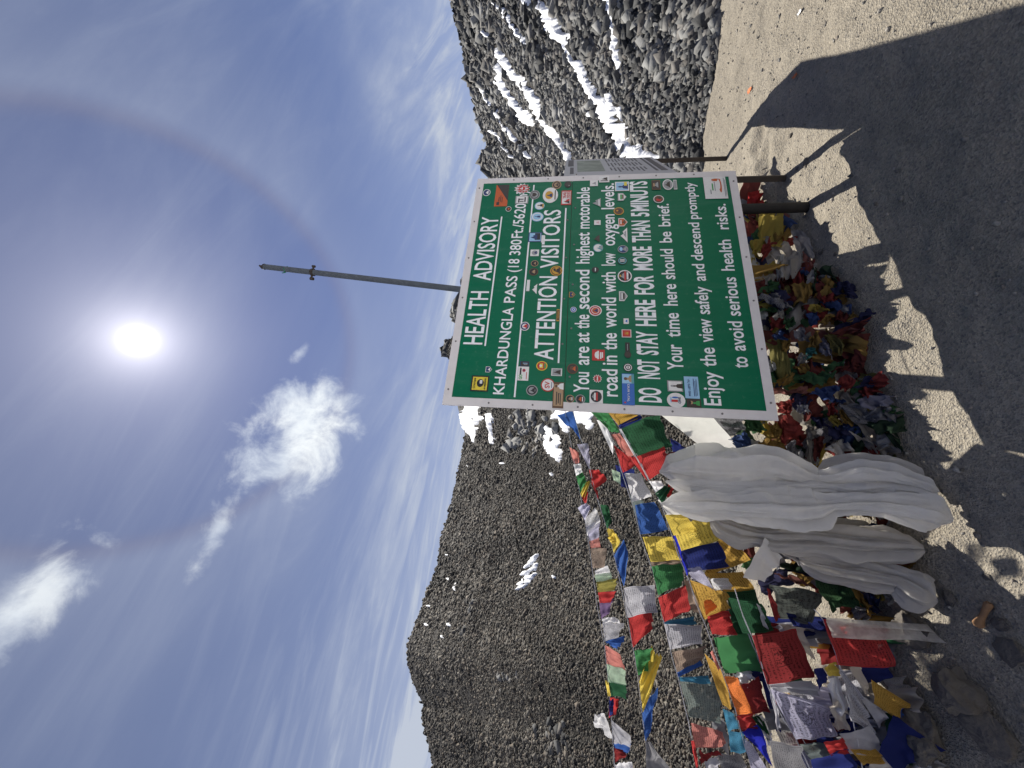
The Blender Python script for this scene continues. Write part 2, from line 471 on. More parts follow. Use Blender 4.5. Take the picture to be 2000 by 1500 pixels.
# ------------------------------------------------------------------ the slopes all round
def azel(x, y):
    d = ray(x, y); return math.degrees(math.atan2(d[0], d[1])), math.degrees(math.asin(d[2]))
sky_px = [(848, 1500), (841, 1463), (827, 1411), (829, 1379), (808, 1332), (798, 1295), (796, 1276), (800, 1250), (815, 1211), (829, 1169), (855, 1108),
          (864, 1052), (878, 1001), (885, 963), (897, 907), (906, 870), (908, 847), (894, 800), (888, 760), (890, 720), (878, 700), (868, 690), (866, 680), (874, 668),
          (888, 655), (892, 630), (883, 612), (890, 598), (905, 560), (925, 480), (945, 400), (960, 346), (946, 316), (943, 302), (955, 276),
          (942, 252), (929, 213), (922, 179), (912, 140), (906, 98), (901, 73), (886, 34), (884, 0)]
base_px = [(1406, 0), (1403, 34), (1401, 112), (1384, 196), (1373, 266), (1371, 333)]
_az = np.array([azel(*p) for p in sky_px])
RIDGE_AZ = np.concatenate([[-180, -140, -95, -62], _az[:, 0], [62, 95, 140, 180]])
RIDGE_EL = np.concatenate([[6.5, 6.5, 8, 12], _az[:, 1], [14, 8, 6.5, 6.5]])
_b = []
for p in base_px[::-1]:
    g = on_ground(*p); _b.append((math.degrees(math.atan2(g[0], g[1])), math.hypot(g[0], g[1])))
BASE_AZ = np.array([-180, -120, -70, -45, -10, 8] + [q[0] for q in _b] + [75, 120, 180])
BASE_R = np.array([3.2, 3.4, 4.6, 3.3, 3.5, 4.6] + [q[1] for q in _b] + [6.5, 3.6, 3.2])
FAR_AZ = np.array([-180, -90, -50, -38, -10, 0, 10, 16, 25, 50, 90, 180])
FAR_R = np.array([40, 40, 44, 50, 46, 46, 44, 34, 26, 24, 35, 40])

def slope(azd, s, lump=True):
    """point of the slope at azimuth azd (degrees), s = 0 at its foot, 1 at its ridge; s > 1 goes down the back"""
    azd = np.asarray(azd, float); s = np.asarray(s, float)
    r0 = np.interp(azd, BASE_AZ, BASE_R); r1 = np.interp(azd, FAR_AZ, FAR_R)
    el = np.radians(np.interp(azd, RIDGE_AZ, RIDGE_EL))
    a = np.radians(azd)
    z0 = ground_z(r0 * np.sin(a), r0 * np.cos(a)) - 0.03
    z1 = 1.6 + r1 * np.tan(el)
    r = r0 + (r1 - r0) * s
    z = z0 + (z1 - z0) * np.minimum(s, 1) - np.maximum(s - 1, 0) * (r1 - r0) * 0.5
    x, y = r * np.sin(a), r * np.cos(a)
    if lump:
        k = np.minimum(s * 6, 1) * np.clip(1.15 - s, 0.12, 1)
        z = z + k * r * (0.016 * fbm(x * 0.16, y * 0.16, 0, 31, 3) + 0.006 * fbm(x * 0.7, y * 0.7, 0, 37, 3))
    return np.stack([x, y, z], -1)

def slope_s(azd, eld):
    """s of the point of the slope seen at elevation eld (degrees)"""
    azd = np.asarray(azd, float)
    r0 = np.interp(azd, BASE_AZ, BASE_R); r1 = np.interp(azd, FAR_AZ, FAR_R)
    el = np.radians(np.interp(azd, RIDGE_AZ, RIDGE_EL)); a = np.radians(azd)
    z0 = ground_z(r0 * np.sin(a), r0 * np.cos(a)) - 0.03; z1 = 1.6 + r1 * np.tan(el)
    t = np.tan(np.radians(eld))
    return np.clip((t * r0 - z0 + 1.6) / ((z1 - z0) - t * (r1 - r0)), 0, 1)

def on_slope(x, y, lift=0.0):
    d = ray(x, y); azd = np.degrees(np.arctan2(d[..., 0], d[..., 1])); eld = np.degrees(np.arcsin(d[..., 2]))
    p = slope(azd, slope_s(azd, eld)); r = np.hypot(p[..., 0], p[..., 1])
    p[..., 2] += lift * r
    return p

def to_px(P):
    d = np.asarray(P) - CAM; z = d @ FV
    return 1000 - FPX * (d @ UV_) / z, 1500 - (750 + FPX * (d @ RV) / z), z

M_SCREE = mat_rock('dark_scree', (0.027, 0.025, 0.022), (0.185, 0.168, 0.142), (0.150, 0.118, 0.088))
M_TALUS = mat_rock('grey_talus', (0.022, 0.023, 0.025), (0.27, 0.27, 0.262), (0.19, 0.17, 0.15))
def mat_fines():
    m, b = mat_base('scree_fines')
    tc = b.n('ShaderNodeTexCoord').outputs['Object']
    n1 = b.noise(tc, 1.0, 6, 0.7); n2 = b.noise(tc, 9.0, 6, 0.75)
    c = b.mix(b.ss(n1, 0.3, 0.7), (0.04, 0.038, 0.036), (0.075, 0.068, 0.06))
    c = b.mix(b.ss(n2, 0.45, 0.75), c, (0.13, 0.12, 0.108))
    finish(b, pbsdf(b, c, 0.9, 0.15, bump=b.m('ADD', n1, n2), bstr=1.0, bdist=0.15))
    return m
M_FINES = mat_fines()
M_SNOW = mat_snow()

def build_hills():
    azs = np.concatenate([np.arange(-75, -52, 1.0), np.arange(-52, 52, 0.25), np.arange(52, 76, 1.0)])
    ss = np.concatenate([np.linspace(0, 1, 150) ** 1.9, [1.03, 1.1, 1.4, 2.2]])
    A, S = np.meshgrid(azs, ss, indexing='ij')
    o = link('hills', mesh_np('hills', slope(A, S).reshape(-1, 3), grid_faces(len(azs), len(ss)), True), M_FINES)
    tag(o, 'steep dark stony slopes that close the pass behind the signs', kind='structure')
    azs = np.arange(75, 285.1, 2.5); ss = np.concatenate([np.linspace(0, 1, 30) ** 1.5, [1.05, 1.3, 2.2]])  # unseen snow slopes, added and shaped to bounce sunlight onto the sign face
    A, S = np.meshgrid(azs, ss, indexing='ij')
    A2 = np.where(A > 180, A - 360, A)
    o = link('added_snow_hills', mesh_np('added_snow_hills', slope(A2, S).reshape(-1, 3), grid_faces(len(azs), len(ss)), True), M_SNOW)
    tag(o, 'unseen snow slopes added behind the camera to light the sign', kind='structure')
build_hills()

# snow lying in the gullies: (x, y, width) runs in the photograph laid on the slope
def Z(sc, ox, oy, pts): return [(ox + p[0] / sc, oy + p[1] / sc, p[2] / sc) for p in pts]
zr = lambda *p: Z(3.571, 880, 0, p)
zl = lambda *p: Z(2.142, 780, 800, p)
SNOW = [zr((610, -60, 40), (660, 60, 60), (720, 160, 105), (800, 270, 85), (850, 400, 60), (920, 500, 75), (980, 620, 60), (1040, 690, 80), (1110, 780, 140), (1150, 880, 160), (1200, 1000, 140), (1280, 1085, 160), (1380, 1120, 170), (1440, 1200, 110), (1470, 1300, 60)),
        zr((300, -60, 10), (345, 20, 22), (400, 80, 42), (450, 160, 26), (520, 250, 32), (560, 330, 18)),
        zr((520, -50, 50), (545, 0, 60), (575, 40, 30)),
        zr((1080, -60, 90), (1105, 0, 100), (1130, 80, 62), (1150, 200, 40), (1165, 330, 62), (1180, 420, 62), (1197, 540, 16)),
        zr((330, 320, 30), (380, 400, 52), (440, 500, 62), (530, 600, 92), (590, 680, 112), (610, 760, 60), (600, 830, 36)),
        zr((340, 420, 40), (370, 520, 52), (350, 570, 60), (420, 650, 60), (470, 740, 50), (540, 840, 90), (595, 880, 60)),
        zr((600, 790, 50), (660, 860, 52), (720, 930, 62), (780, 1010, 50), (830, 1070, 62), (865, 1160, 50), (890, 1250, 30)),
        zr((330, 740, 20), (380, 860, 26), (440, 930, 26), (510, 1020, 20), (575, 1115, 18)),
        zr((195, 570, 14), (250, 660, 30), (298, 745, 12)), zr((190, 120, 10), (230, 190, 26), (300, 262, 12)),
        zr((270, 900, 30), (350, 950, 16), (420, 1050, 22), (470, 1110, 12)), zr((1120, 640, 50), (1130, 730, 60), (1140, 800, 50)),
        zr((1180, 740, 30), (1200, 800, 40), (1215, 850, 10)), zr((960, 790, 60), (990, 810, 30)),
        zl((270, -30, 90), (285, 0, 96), (290, 50, 84), (305, 110, 40), (320, 145, 8)), zl((375, 10, 22), (380, 60, 18), (392, 150, 10)),
        zl((640, -20, 60), (665, 30, 70), (690, 70, 60), (700, 100, 14)), zl((600, 60, 24), (620, 110, 62), (650, 180, 44), (668, 225, 18)),
        zl((630, 262, 18), (638, 272, 14), (642, 280, 5)), zl((594, 602, 6), (575, 625, 22), (558, 655, 20), (545, 672, 6)), zl((588, 640, 8), (572, 668, 18), (545, 688, 22), (530, 700, 6)), zl((585, 682, 6), (560, 704, 26), (535, 728, 24), (517, 740, 6)), zl((550, 730, 6), (530, 748, 14), (518, 760, 5)),
        zl((745, -20, 70), (765, 20, 80), (790, 60, 50), (800, 85, 12)), zl((655, 690, 5), (658, 702, 12), (661, 712, 5)),
        zl((226, 720, 5), (229, 745, 9), (232, 760, 4)), zl((415, 218, 10), (420, 223, 14), (425, 228, 6)), zl((176, 940, 5), (177, 950, 9), (178, 958, 4)),
        zl((108, 890, 4), (109, 900, 9), (110, 908, 4)), zl((212, 890, 4), (213, 902, 8), (214, 910, 4)), zl((196, 600, 3), (198, 608, 8), (200, 614, 3)),
        zl((123, 815, 3), (124, 822, 7), (125, 828, 3)), zl((195, 700, 3), (196, 708, 7), (198, 716, 3)), zl((292, 225, 3), (294, 235, 7), (296, 245, 3))]

def resample(pts, step):
    P = np.array(pts, float); d = np.concatenate([[0], np.cumsum(np.hypot(*np.diff(P[:, :2], axis=0).T))])
    n = max(4, int(d[-1] / step)); t = np.linspace(0, d[-1], n)
    return np.stack([np.interp(t, d, P[:, k]) for k in range(P.shape[1])], 1)

SNOW_PX = []
def build_snow():
    Vs, Fs, k = [], [], 0
    for i, pts in enumerate(SNOW):
        P = resample(pts, 1.6); n = len(P)
        T = np.gradient(P[:, :2], axis=0); T /= np.linalg.norm(T, axis=1, keepdims=True) + 1e-9
        N = np.stack([-T[:, 1], T[:, 0]], 1)
        q = np.linspace(0, 1, n)
        m = 13
        a = np.linspace(-1, 1, m)
        wl = P[:, 2] * 0.5 * (1 + 0.75 * fbm(P[:, 0] * 0.12 + i * 9, P[:, 1] * 0.12, 0, 51, 4))
        wr = P[:, 2] * 0.5 * (1 + 0.75 * fbm(P[:, 0] * 0.12 + i * 9, P[:, 1] * 0.12, 7, 57, 4))
        off = np.where(a[None] < 0, a[None] * np.maximum(wl, 0.2)[:, None], a[None] * np.maximum(wr, 0.2)[:, None])
        X = P[:, 0][:, None] + N[:, 0][:, None] * off; Y = P[:, 1][:, None] + N[:, 1][:, None] * off
        V = on_slope(X, Y)
        r = np.hypot(V[..., 0], V[..., 1])
        prof = (1 - np.abs(a[None]) ** 3) * np.minimum(1, np.minimum(q, 1 - q)[:, None] * 14)
        V[..., 2] += r * (-0.004 + prof * (0.0105 + 0.003 * fbm(X * 0.15, Y * 0.15, 0, 61, 3)))
        Vs.append(V.reshape(-1, 3)); Fs.append(grid_faces(n, m) + k); k += n * m
        SNOW_PX.append(np.stack([P[:, 0], P[:, 1], np.minimum(wl, wr)], 1))
    o = link('snow', mesh_np('snow', np.concatenate(Vs), np.concatenate(Fs), True), M_SNOW)
    tag(o, 'old snow lying in streaks down the gullies of the dark slopes', kind='structure')
build_snow()

def stones_mesh(P, size, tone, tall=0.6, jit=0.24):
    """angular blocks: jittered boxes with random turn; 8 corners and 12 triangles each"""
    n = len(P)
    c = np.array([[x, y, z] for x in (-1, 1) for y in (-1, 1) for z in (-1, 1)], float) * 0.5
    V = c[None] + RNG.uniform(-jit, jit, (n, 8, 3))
    sc = np.stack([RNG.uniform(0.8, 1.5, n), RNG.uniform(0.6, 1.1, n), RNG.uniform(0.35, 0.9, n) * tall / 0.6], 1)
    V = V * sc[:, None] * size[:, None, None]
    q = RNG.normal(size=(n, 4)); q[:, 0] += 0.9; q /= np.linalg.norm(q, axis=1, keepdims=True)
    yaw = RNG.uniform(0, 2 * np.pi, n)
    w, x, y, z = q.T
    R = np.stack([np.stack([1 - 2 * (y * y + z * z), 2 * (x * y - z * w), 2 * (x * z + y * w)], -1),
                  np.stack([2 * (x * y + z * w), 1 - 2 * (x * x + z * z), 2 * (y * z - x * w)], -1),
                  np.stack([2 * (x * z - y * w), 2 * (y * z + x * w), 1 - 2 * (x * x + y * y)], -1)], 1)
    Y = np.zeros((n, 3, 3)); Y[:, 0, 0] = Y[:, 1, 1] = np.cos(yaw); Y[:, 0, 1] = -np.sin(yaw); Y[:, 1, 0] = np.sin(yaw); Y[:, 2, 2] = 1
    V = np.einsum('nij,nkj->nki', np.einsum('nij,njk->nik', R, Y), V) + P[:, None]
    f = np.array([[0, 1, 3], [0, 3, 2], [4, 6, 7], [4, 7, 5], [0, 4, 5], [0, 5, 1], [2, 3, 7], [2, 7, 6], [0, 2, 6], [0, 6, 4], [1, 5, 7], [1, 7, 3]])
    F = (f[None] + 8 * np.arange(n)[:, None, None]).reshape(-1, 3)
    me = mesh_np('stones', V.reshape(-1, 3), F)
    at_ = me.attributes.new('tone', 'FLOAT', 'POINT')
    at_.data.foreach_set('value', np.repeat(tone, 8).astype(np.float32))
    return me

def snow_cover(P):
    """how deep in a snow streak a point is (below 0 outside), in photograph pixels"""
    x, y, z = to_px(P); best = np.full(len(P), -99.0)
    for S in SNOW_PX:
        lo, hi = S[:, :2].min(0) - 20, S[:, :2].max(0) + 20
        idx = np.where((x > lo[0]) & (x < hi[0]) & (y > lo[1]) & (y < hi[1]))[0]
        for ch in np.array_split(idx, max(1, len(idx) // 4000)):
            if len(ch) == 0: continue
            d = np.hypot(x[ch, None] - S[None, :, 0], y[ch, None] - S[None, :, 1])
            best[ch] = np.maximum(best[ch], (S[None, :, 2] - d).max(1))
    return best

def scatter(name, az0, az1, n, kmin, kmed, kmax, sig, mat, label, big=0, bigk=(0.02, 0.04), bot=0.0):
    azd = RNG.uniform(az0, az1, n)
    e0 = np.degrees(np.arctan((0.1 - 1.6) / np.interp(azd, BASE_AZ, BASE_R))); e1 = np.interp(azd, RIDGE_AZ, RIDGE_EL)
    u = RNG.uniform(0, 1.0, n)
    eld = e0 + (e1 - e0) * u
    P = slope(azd, slope_s(azd, eld)); dist = np.linalg.norm(P - CAM, axis=1)
    k = np.clip(kmed * np.exp(RNG.normal(0, sig, n)) * (1 + bot * (1 - u) ** 2), kmin, kmax)
    # coarse and fine bands running down the slope
    band = fbm(azd * 0.35, u * 1.5, 0, 71, 3)
    k = k * (1 + 0.25 * np.clip(band, -1, 1))
    if big: k[:big] = RNG.uniform(bigk[0], bigk[1], big)
    cov = snow_cover(P)
    keep = (cov < RNG.uniform(-2.5, 0.8, n)) | (RNG.uniform(0, 1, n) < 0.012)
    keep[:big] &= cov[:big] < 1
    P, k, dist, azd, u = P[keep], k[keep], dist[keep], azd[keep], u[keep]
    size = k * dist
    P[:, 2] += size * 0.12
    tone = np.clip(RNG.beta(1.0, 2.1, len(P)) + 0.22 * fbm(azd * 0.22, u * 4, 0, 77, 4), 0, 1)
    o = link(name, stones_mesh(P, size, tone), mat)
    tag(o, label, kind='stuff')
scatter('scree', -54, 9, 190000, 0.0015, 0.0029, 0.008, 0.42, M_SCREE, 'fine dark brown scree covering the left hand hill', 120, (0.006, 0.011))
scatter('talus', 9, 54, 130000, 0.0016, 0.0032, 0.018, 0.55, M_TALUS, 'coarse dark grey talus blocks covering the right hand slope', 450, (0.009, 0.019), 0.8)

# crags and blocks standing out of the scree: (x, y, spread, count, k range, tone)
def build_crags():
    Ps, sz, tn = [], [], []
    for x, y, sp, n, k0, k1, t in [(1030, 836, 22, 46, 0.008, 0.024, 0.85), (1050, 852, 14, 16, 0.006, 0.016, 0.8), (931, 1187, 7, 10, 0.006, 0.014, 0.35), (905, 1232, 6, 9, 0.006, 0.013, 0.3),
                                  (1095, 1440, 16, 22, 0.006, 0.015, 0.2), (1000, 1325, 10, 12, 0.005, 0.010, 0.5), (880, 996, 3, 4, 0.006, 0.012, 0.3), (870, 684, 6, 14, 0.009, 0.018, 0.2),
                                  (888, 612, 5, 12, 0.008, 0.016, 0.2), (946, 318, 6, 14, 0.010, 0.020, 0.3), (925, 20, 16, 14, 0.008, 0.02, 0.8), (960, 60, 22, 16, 0.008, 0.018, 0.6), (1120, 110, 10, 7, 0.012, 0.024, 0.3),
                                  (1300, 70, 30, 16, 0.012, 0.030, 0.8), (1370, 60, 20, 18, 0.012, 0.030, 0.35), (1280, 150, 30, 14, 0.010, 0.024, 0.7), (1350, 230, 16, 14, 0.010, 0.022, 0.2), (1240, 40, 20, 8, 0.012, 0.026, 0.9)]:
        X, Y = RNG.normal(x, sp, n), RNG.normal(y, sp, n)
        P = on_slope(X, Y); d = np.linalg.norm(P - CAM, axis=1); k = RNG.uniform(k0, k1, n)
        Ps.append(P); sz.append(k * d); tn.append(np.clip(RNG.normal(t, 0.12, n), 0, 1))
    P, size, tone = np.concatenate(Ps), np.concatenate(sz), np.concatenate(tn)
    o = link('crags', stones_mesh(P, size, tone, 0.8), M_TALUS)
    tag(o, 'larger blocks and broken crags standing out of the stony slopes', kind='stuff')
build_crags()

# pebbles lying about on the gravel
def build_gravel():
    n = 9000
    x = RNG.uniform(-2.6, 4.6, n); y = 1.0 + RNG.beta(1.2, 1.6, n) * 4.4
    size = np.clip(0.0040 * np.exp(RNG.normal(0, 0.65, n)), 0.002, 0.018)
    P = np.stack([x, y, ground_z(x, y) + size * 0.1], 1)
    keep = np.hypot(x, y) < np.interp(np.degrees(np.arctan2(x, y)), BASE_AZ, BASE_R) + 0.3
    P, size = P[keep], size[keep]
    tone = RNG.beta(1.4, 1.6, len(P))
    o = link('gravel', stones_mesh(P, size, tone, 0.7), mat_rock('gravel_stone', (0.10, 0.10, 0.105), (0.42, 0.39, 0.34), (0.36, 0.30, 0.24), 20.0))
    tag(o, 'small pebbles and grit strewn over the sandy ground', kind='stuff')
build_gravel()
# ------------------------------------------------------------------ the green advisory sign
S_O = np.array([-0.1269, 2.0123, 0.5583]); S_YAW = 0.374
S_A = np.array([math.cos(S_YAW), math.sin(S_YAW), 0.0]); S_N = np.array([math.sin(S_YAW), -math.cos(S_YAW), 0.0])   # N towards the reader
S_T = np.array([0, 0, 1.0]); S_W, S_H = 1.663, 1.6845

def on_sign(x, y):
    d = ray(x, y); t = ((S_O - CAM) @ S_N) / (d @ S_N); p = CAM + d * t - S_O
    return np.array([p @ S_A, p[2]])

def sign_pt(s, t, n=0.0): return S_O + S_A * s + S_T * t + S_N * n

M_GREEN = None
def mat_sign_green():
    m, b = mat_base('green_sign_sheeting')
    tc = b.n('ShaderNodeTexCoord').outputs['Object']
    n = b.noise(tc, 3.0, 5, 0.6); n2 = b.noise(tc, 45.0, 3, 0.6)
    c = b.mix(n, (0.001, 0.118, 0.056), (0.002, 0.142, 0.070))
    c = b.mix(b.m('MULTIPLY', b.ss(n2, 0.58, 0.75), 0.25), c, (0.10, 0.20, 0.14))
    tc2 = b.n('ShaderNodeMapping'); tc2.inputs['Scale'].default_value = (9, 9, 0.9); b.t.links.new(tc, tc2.inputs[0])
    st = b.noise(tc2.outputs[0], 2.0, 6, 0.65)
    c = b.mix(b.m('MULTIPLY', b.ss(st, 0.48, 0.76), 0.45), c, (0.035, 0.155, 0.095))
    finish(b, pbsdf(b, c, b.m('ADD', 0.30, b.m('MULTIPLY', n, 0.15)), 0.16, bump=n, bstr=0.15, bdist=0.03))
    return m
M_GREEN = mat_sign_green()
M_BORDER = plain('weathered_white_border', (0.66, 0.63, 0.62), 0.55, var=0.10, scale=14)
M_LETTER = plain('white_reflective_lettering', (0.80, 0.81, 0.82), 0.45, var=0.06, scale=20)
M_STEEL = plain('dark_rusty_steel', (0.045, 0.034, 0.027), 0.7, 0.4, var=0.3, scale=18)
M_BLACK = plain('blackened_steel', (0.016, 0.014, 0.013), 0.65, 0.3, var=0.4, scale=30)
M_RIVET = plain('rivet_metal', (0.16, 0.15, 0.15), 0.5, 0.4)

def rect_v(s0, t0, s1, t1, n0, n1):
    return boxv(sign_pt(s0, t0, n0), S_A, S_T, S_N, s1 - s0, t1 - t0, n1 - n0)

foot = on_ground(1578, 405)
sign = empty('road_sign', (S_O[0] + S_A[0] * 0.83, S_O[1] + S_A[1] * 0.83, 0.0),
             'large green advisory sign with white lettering and many small stickers', 'sign')
BW = 0.047
seam0, seam1 = on_sign(1104, 797)[1], on_sign(1116.5, 350)[1]
seam = 0.5 * (seam0 + seam1)
for t0, t1 in ((BW, seam - 0.0015), (seam + 0.0015, S_H - BW)):
    child('panel', *rect_v(BW, t0, S_W - BW, t1, -0.004, 0.0), M_GREEN, sign)
fr = [rect_v(0, 0, S_W, BW, -0.006, 0.0015), rect_v(0, S_H - BW, S_W, S_H, -0.006, 0.0015),
      rect_v(0, BW, BW, S_H - BW, -0.006, 0.0015), rect_v(S_W - BW, BW, S_W, S_H - BW, -0.006, 0.0015)]
child('border', *join(fr), M_BORDER, sign, label='weathered white border with bolt heads')
bk = [boxv(sign_pt(0.01, t, -0.04), S_A, S_T, S_N, S_W - 0.02, 0.035, 0.033) for t in (0.02, seam - 0.018, S_H - 0.06)]
for v_, f_ in bk: child('back_frame', v_, f_, M_STEEL, sign)
# the two posts behind the panel
def post(px, py, half, parent, top, shape='square'):
    g = on_ground(px, py)
    return g
pr = on_ground(1578, 404)
pp = pr.copy(); pp[2] = -0.1
top = sign_pt(1.26, S_H - 0.05, -0.06)
pole_path = np.array([[pr[0], pr[1], -0.08], [pr[0] * 0.995, pr[1], 0.5], [pr[0] * 0.985, pr[1], 1.9]])
child('post', *tube(pole_path, 0.031, 14), M_BLACK, sign, smooth=False, label='dark round pipe post on the right')
pl = at(1560, 728, 2.56)
child('post', *tube(np.array([[pl[0], pl[1], -0.05], [pl[0], pl[1], 1.9]]), 0.03, 12), M_STEEL, sign)
# rivets round the border and along the seam
ang8 = np.linspace(0, 2 * np.pi, 8, endpoint=False)
def disc(s, t, r, n0, n1, k=8, sy=1.0, rot=0.0):
    a = np.linspace(0, 2 * np.pi, k, endpoint=False) + rot
    ring = [np.array([sign_pt(s + r * math.cos(q), t + r * sy * math.sin(q), n) for q in a]) for n in (n0, n1)]
    V = np.concatenate(ring)
    F = [[i, (i + 1) % k, k + (i + 1) % k, k + i] for i in range(k)] + [list(range(k, 2 * k)), list(range(k))[::-1]]
    return V, F
riv = []
for i in range(6):
    s = 0.09 + (S_W - 0.18) * i / 5
    riv += [(s, 0.022), (s, S_H - 0.022), (s, seam + 0.022), (s + 0.1, seam - 0.024)]
for i in range(1, 7):
    t = 0.02 + (S_H - 0.04) * i / 7
    riv += [(0.022, t), (S_W - 0.022, t)]
for s, t in riv:
    child('rivet', *disc(s, t, 0.0055, 0.0, 0.004), M_RIVET, sign)

def glyph_mesh(txt, weight):
    """outline of a word from Blender's own font: vertices (x, y) and faces, flat"""
    cu = bpy.data.curves.new('t', 'FONT'); cu.body = txt; cu.size = 1.0; cu.offset = weight; cu.resolution_u = 3
    o = bpy.data.objects.new('t', cu); COL.objects.link(o)
    dg = bpy.context.evaluated_depsgraph_get(); dg.update()
    me = bpy.data.meshes.new_from_object(o.evaluated_get(dg))
    V = np.array([v.co[:] for v in me.vertices]); F = [list(p.vertices) for p in me.polygons]
    bpy.data.objects.remove(o); bpy.data.curves.remove(cu); bpy.data.meshes.remove(me)
    return V, F

CAPH = glyph_mesh('H', 0.0)[0][:, 1].max()
def lettering(words, zoom, weight, cap_a, cap_b, narrow=True):
    """words: (text, y start, y end); cap_a / cap_b: zoomed (x of cap top, x of baseline, y) at both ends of the line"""
    sc, ox, oy = zoom
    def st(x, y): return on_sign(ox + x / sc, oy + y / sc)
    ta, ba = st(cap_a[0], cap_a[2]), st(cap_a[1], cap_a[2]); tb, bb = st(cap_b[0], cap_b[2]), st(cap_b[1], cap_b[2])
    for w, y0, y1 in words:
        V, F = glyph_mesh(w, weight)
        # baseline of the line, as a straight run on the panel
        sA = st(ba_x(cap_a, cap_b, y0), y0)[0]; sB = st(ba_x(cap_a, cap_b, y1), y1)[0]
        x0, x1 = V[:, 0].min(), V[:, 0].max()
        s = sA + (V[:, 0] - x0) / (x1 - x0) * (sB - sA)
        f = (s - ba[0]) / (bb[0] - ba[0])
        base = ba[1] + (bb[1] - ba[1]) * f
        h = (ta[1] - ba[1]) + ((tb[1] - bb[1]) - (ta[1] - ba[1])) * f
        t = base + V[:, 1] / CAPH * h
        P = S_O + s[:, None] * S_A + t[:, None] * S_T + 0.0016 * S_N
        child('lettering', P, F, M_LETTER, sign, label='white word ' + w)
def ba_x(a, b, y):
    return a[1] + (b[1] - a[1]) * (y - a[2]) / (b[2] - a[2])
Z1, Z2, Z3 = (3.0, 850, 330), (3.0, 1100, 330), (3.0, 1280, 330)
lettering([('HEALTH', 1030, 718), ('ADVISORY', 655, 280)], Z1, 0.012, (167, 275, 1020), (276, 370, 290))
lettering([('KHARDUNGLA', 1322, 812), ('PASS', 785, 628), ('(18', 605, 528), ('380', 506, 415), ('Ft./5620', 405, 203), ('m)', 190, 130)], Z1, 0.012, (340, 402, 1310), (470, 532, 210))
lettering([('ATTENTION', 1120, 630), ('VISITORS', 582, 240)], Z1, 0.012, (580, 690, 1110), (640, 735, 250))
lettering([('You', 1312, 1192), ('are', 1150, 1042), ('at', 1018, 960), ('the', 937, 855), ('second', 822, 592), ('highest', 555, 373), ('motorable', 350, 108)], Z2, 0.014, (62, 150, 1300), (82, 154, 115))
lettering([('road', 1335, 1176), ('in', 1150, 1095), ('the', 1062, 963), ('world', 932, 755), ('with', 727, 605), ('low', 567, 493), ('oxygen', 450, 266), ('levels.', 236, 85)], Z2, 0.014, (228, 318, 1300), (224, 296, 100))
lettering([('DO', 1370, 1285), ('NOT', 1232, 1120), ('STAY', 1092, 953), ('HERE', 922, 768), ('FOR', 737, 625), ('MORE', 594, 455), ('THAN', 430, 303), ('5', 279, 255), ('MINUTS', 247, 72)], Z2, 0.028, (448, 572, 1360), (393, 488, 80))
lettering([('Your', 1180, 1030), ('time', 987, 845), ('here', 802, 675), ('should', 647, 470), ('be', 432, 368), ('brief.', 337, 205)], Z3, 0.014, (72, 163, 1170), (12, 77, 215))
lettering([('Enjoy', 1388, 1190), ('the', 1160, 1048), ('view', 1017, 880), ('safely', 852, 690), ('and', 657, 558), ('descend', 537, 315), ('promptly', 294, 80)], Z3, 0.014, (287, 384, 1375), (172, 226, 90))
lettering([('to', 1168, 1102), ('avoid', 1067, 895), ('serious', 862, 635), ('health', 597, 415), ('risks.', 354, 205)], Z3, 0.014, (452, 542, 1160), (345, 410, 215))
def rule(a, b_, th, zoom):
    sc, ox, oy = zoom
    p, q = on_sign(ox + a[0] / sc, oy + a[1] / sc), on_sign(ox + b_[0] / sc, oy + b_[1] / sc)
    V = [sign_pt(*p, 0.0016), sign_pt(*q, 0.0016), sign_pt(q[0], q[1] + th, 0.0016), sign_pt(p[0], p[1] + th, 0.0016)]
    child('underline', V, [[0, 1, 2, 3]], M_LETTER, sign)
rule((297, 1038), (394, 280), 0.009, Z1); rule((470, 1338), (583, 95), 0.009, Z1); rule((727, 1138), (770, 230), 0.009, Z1)

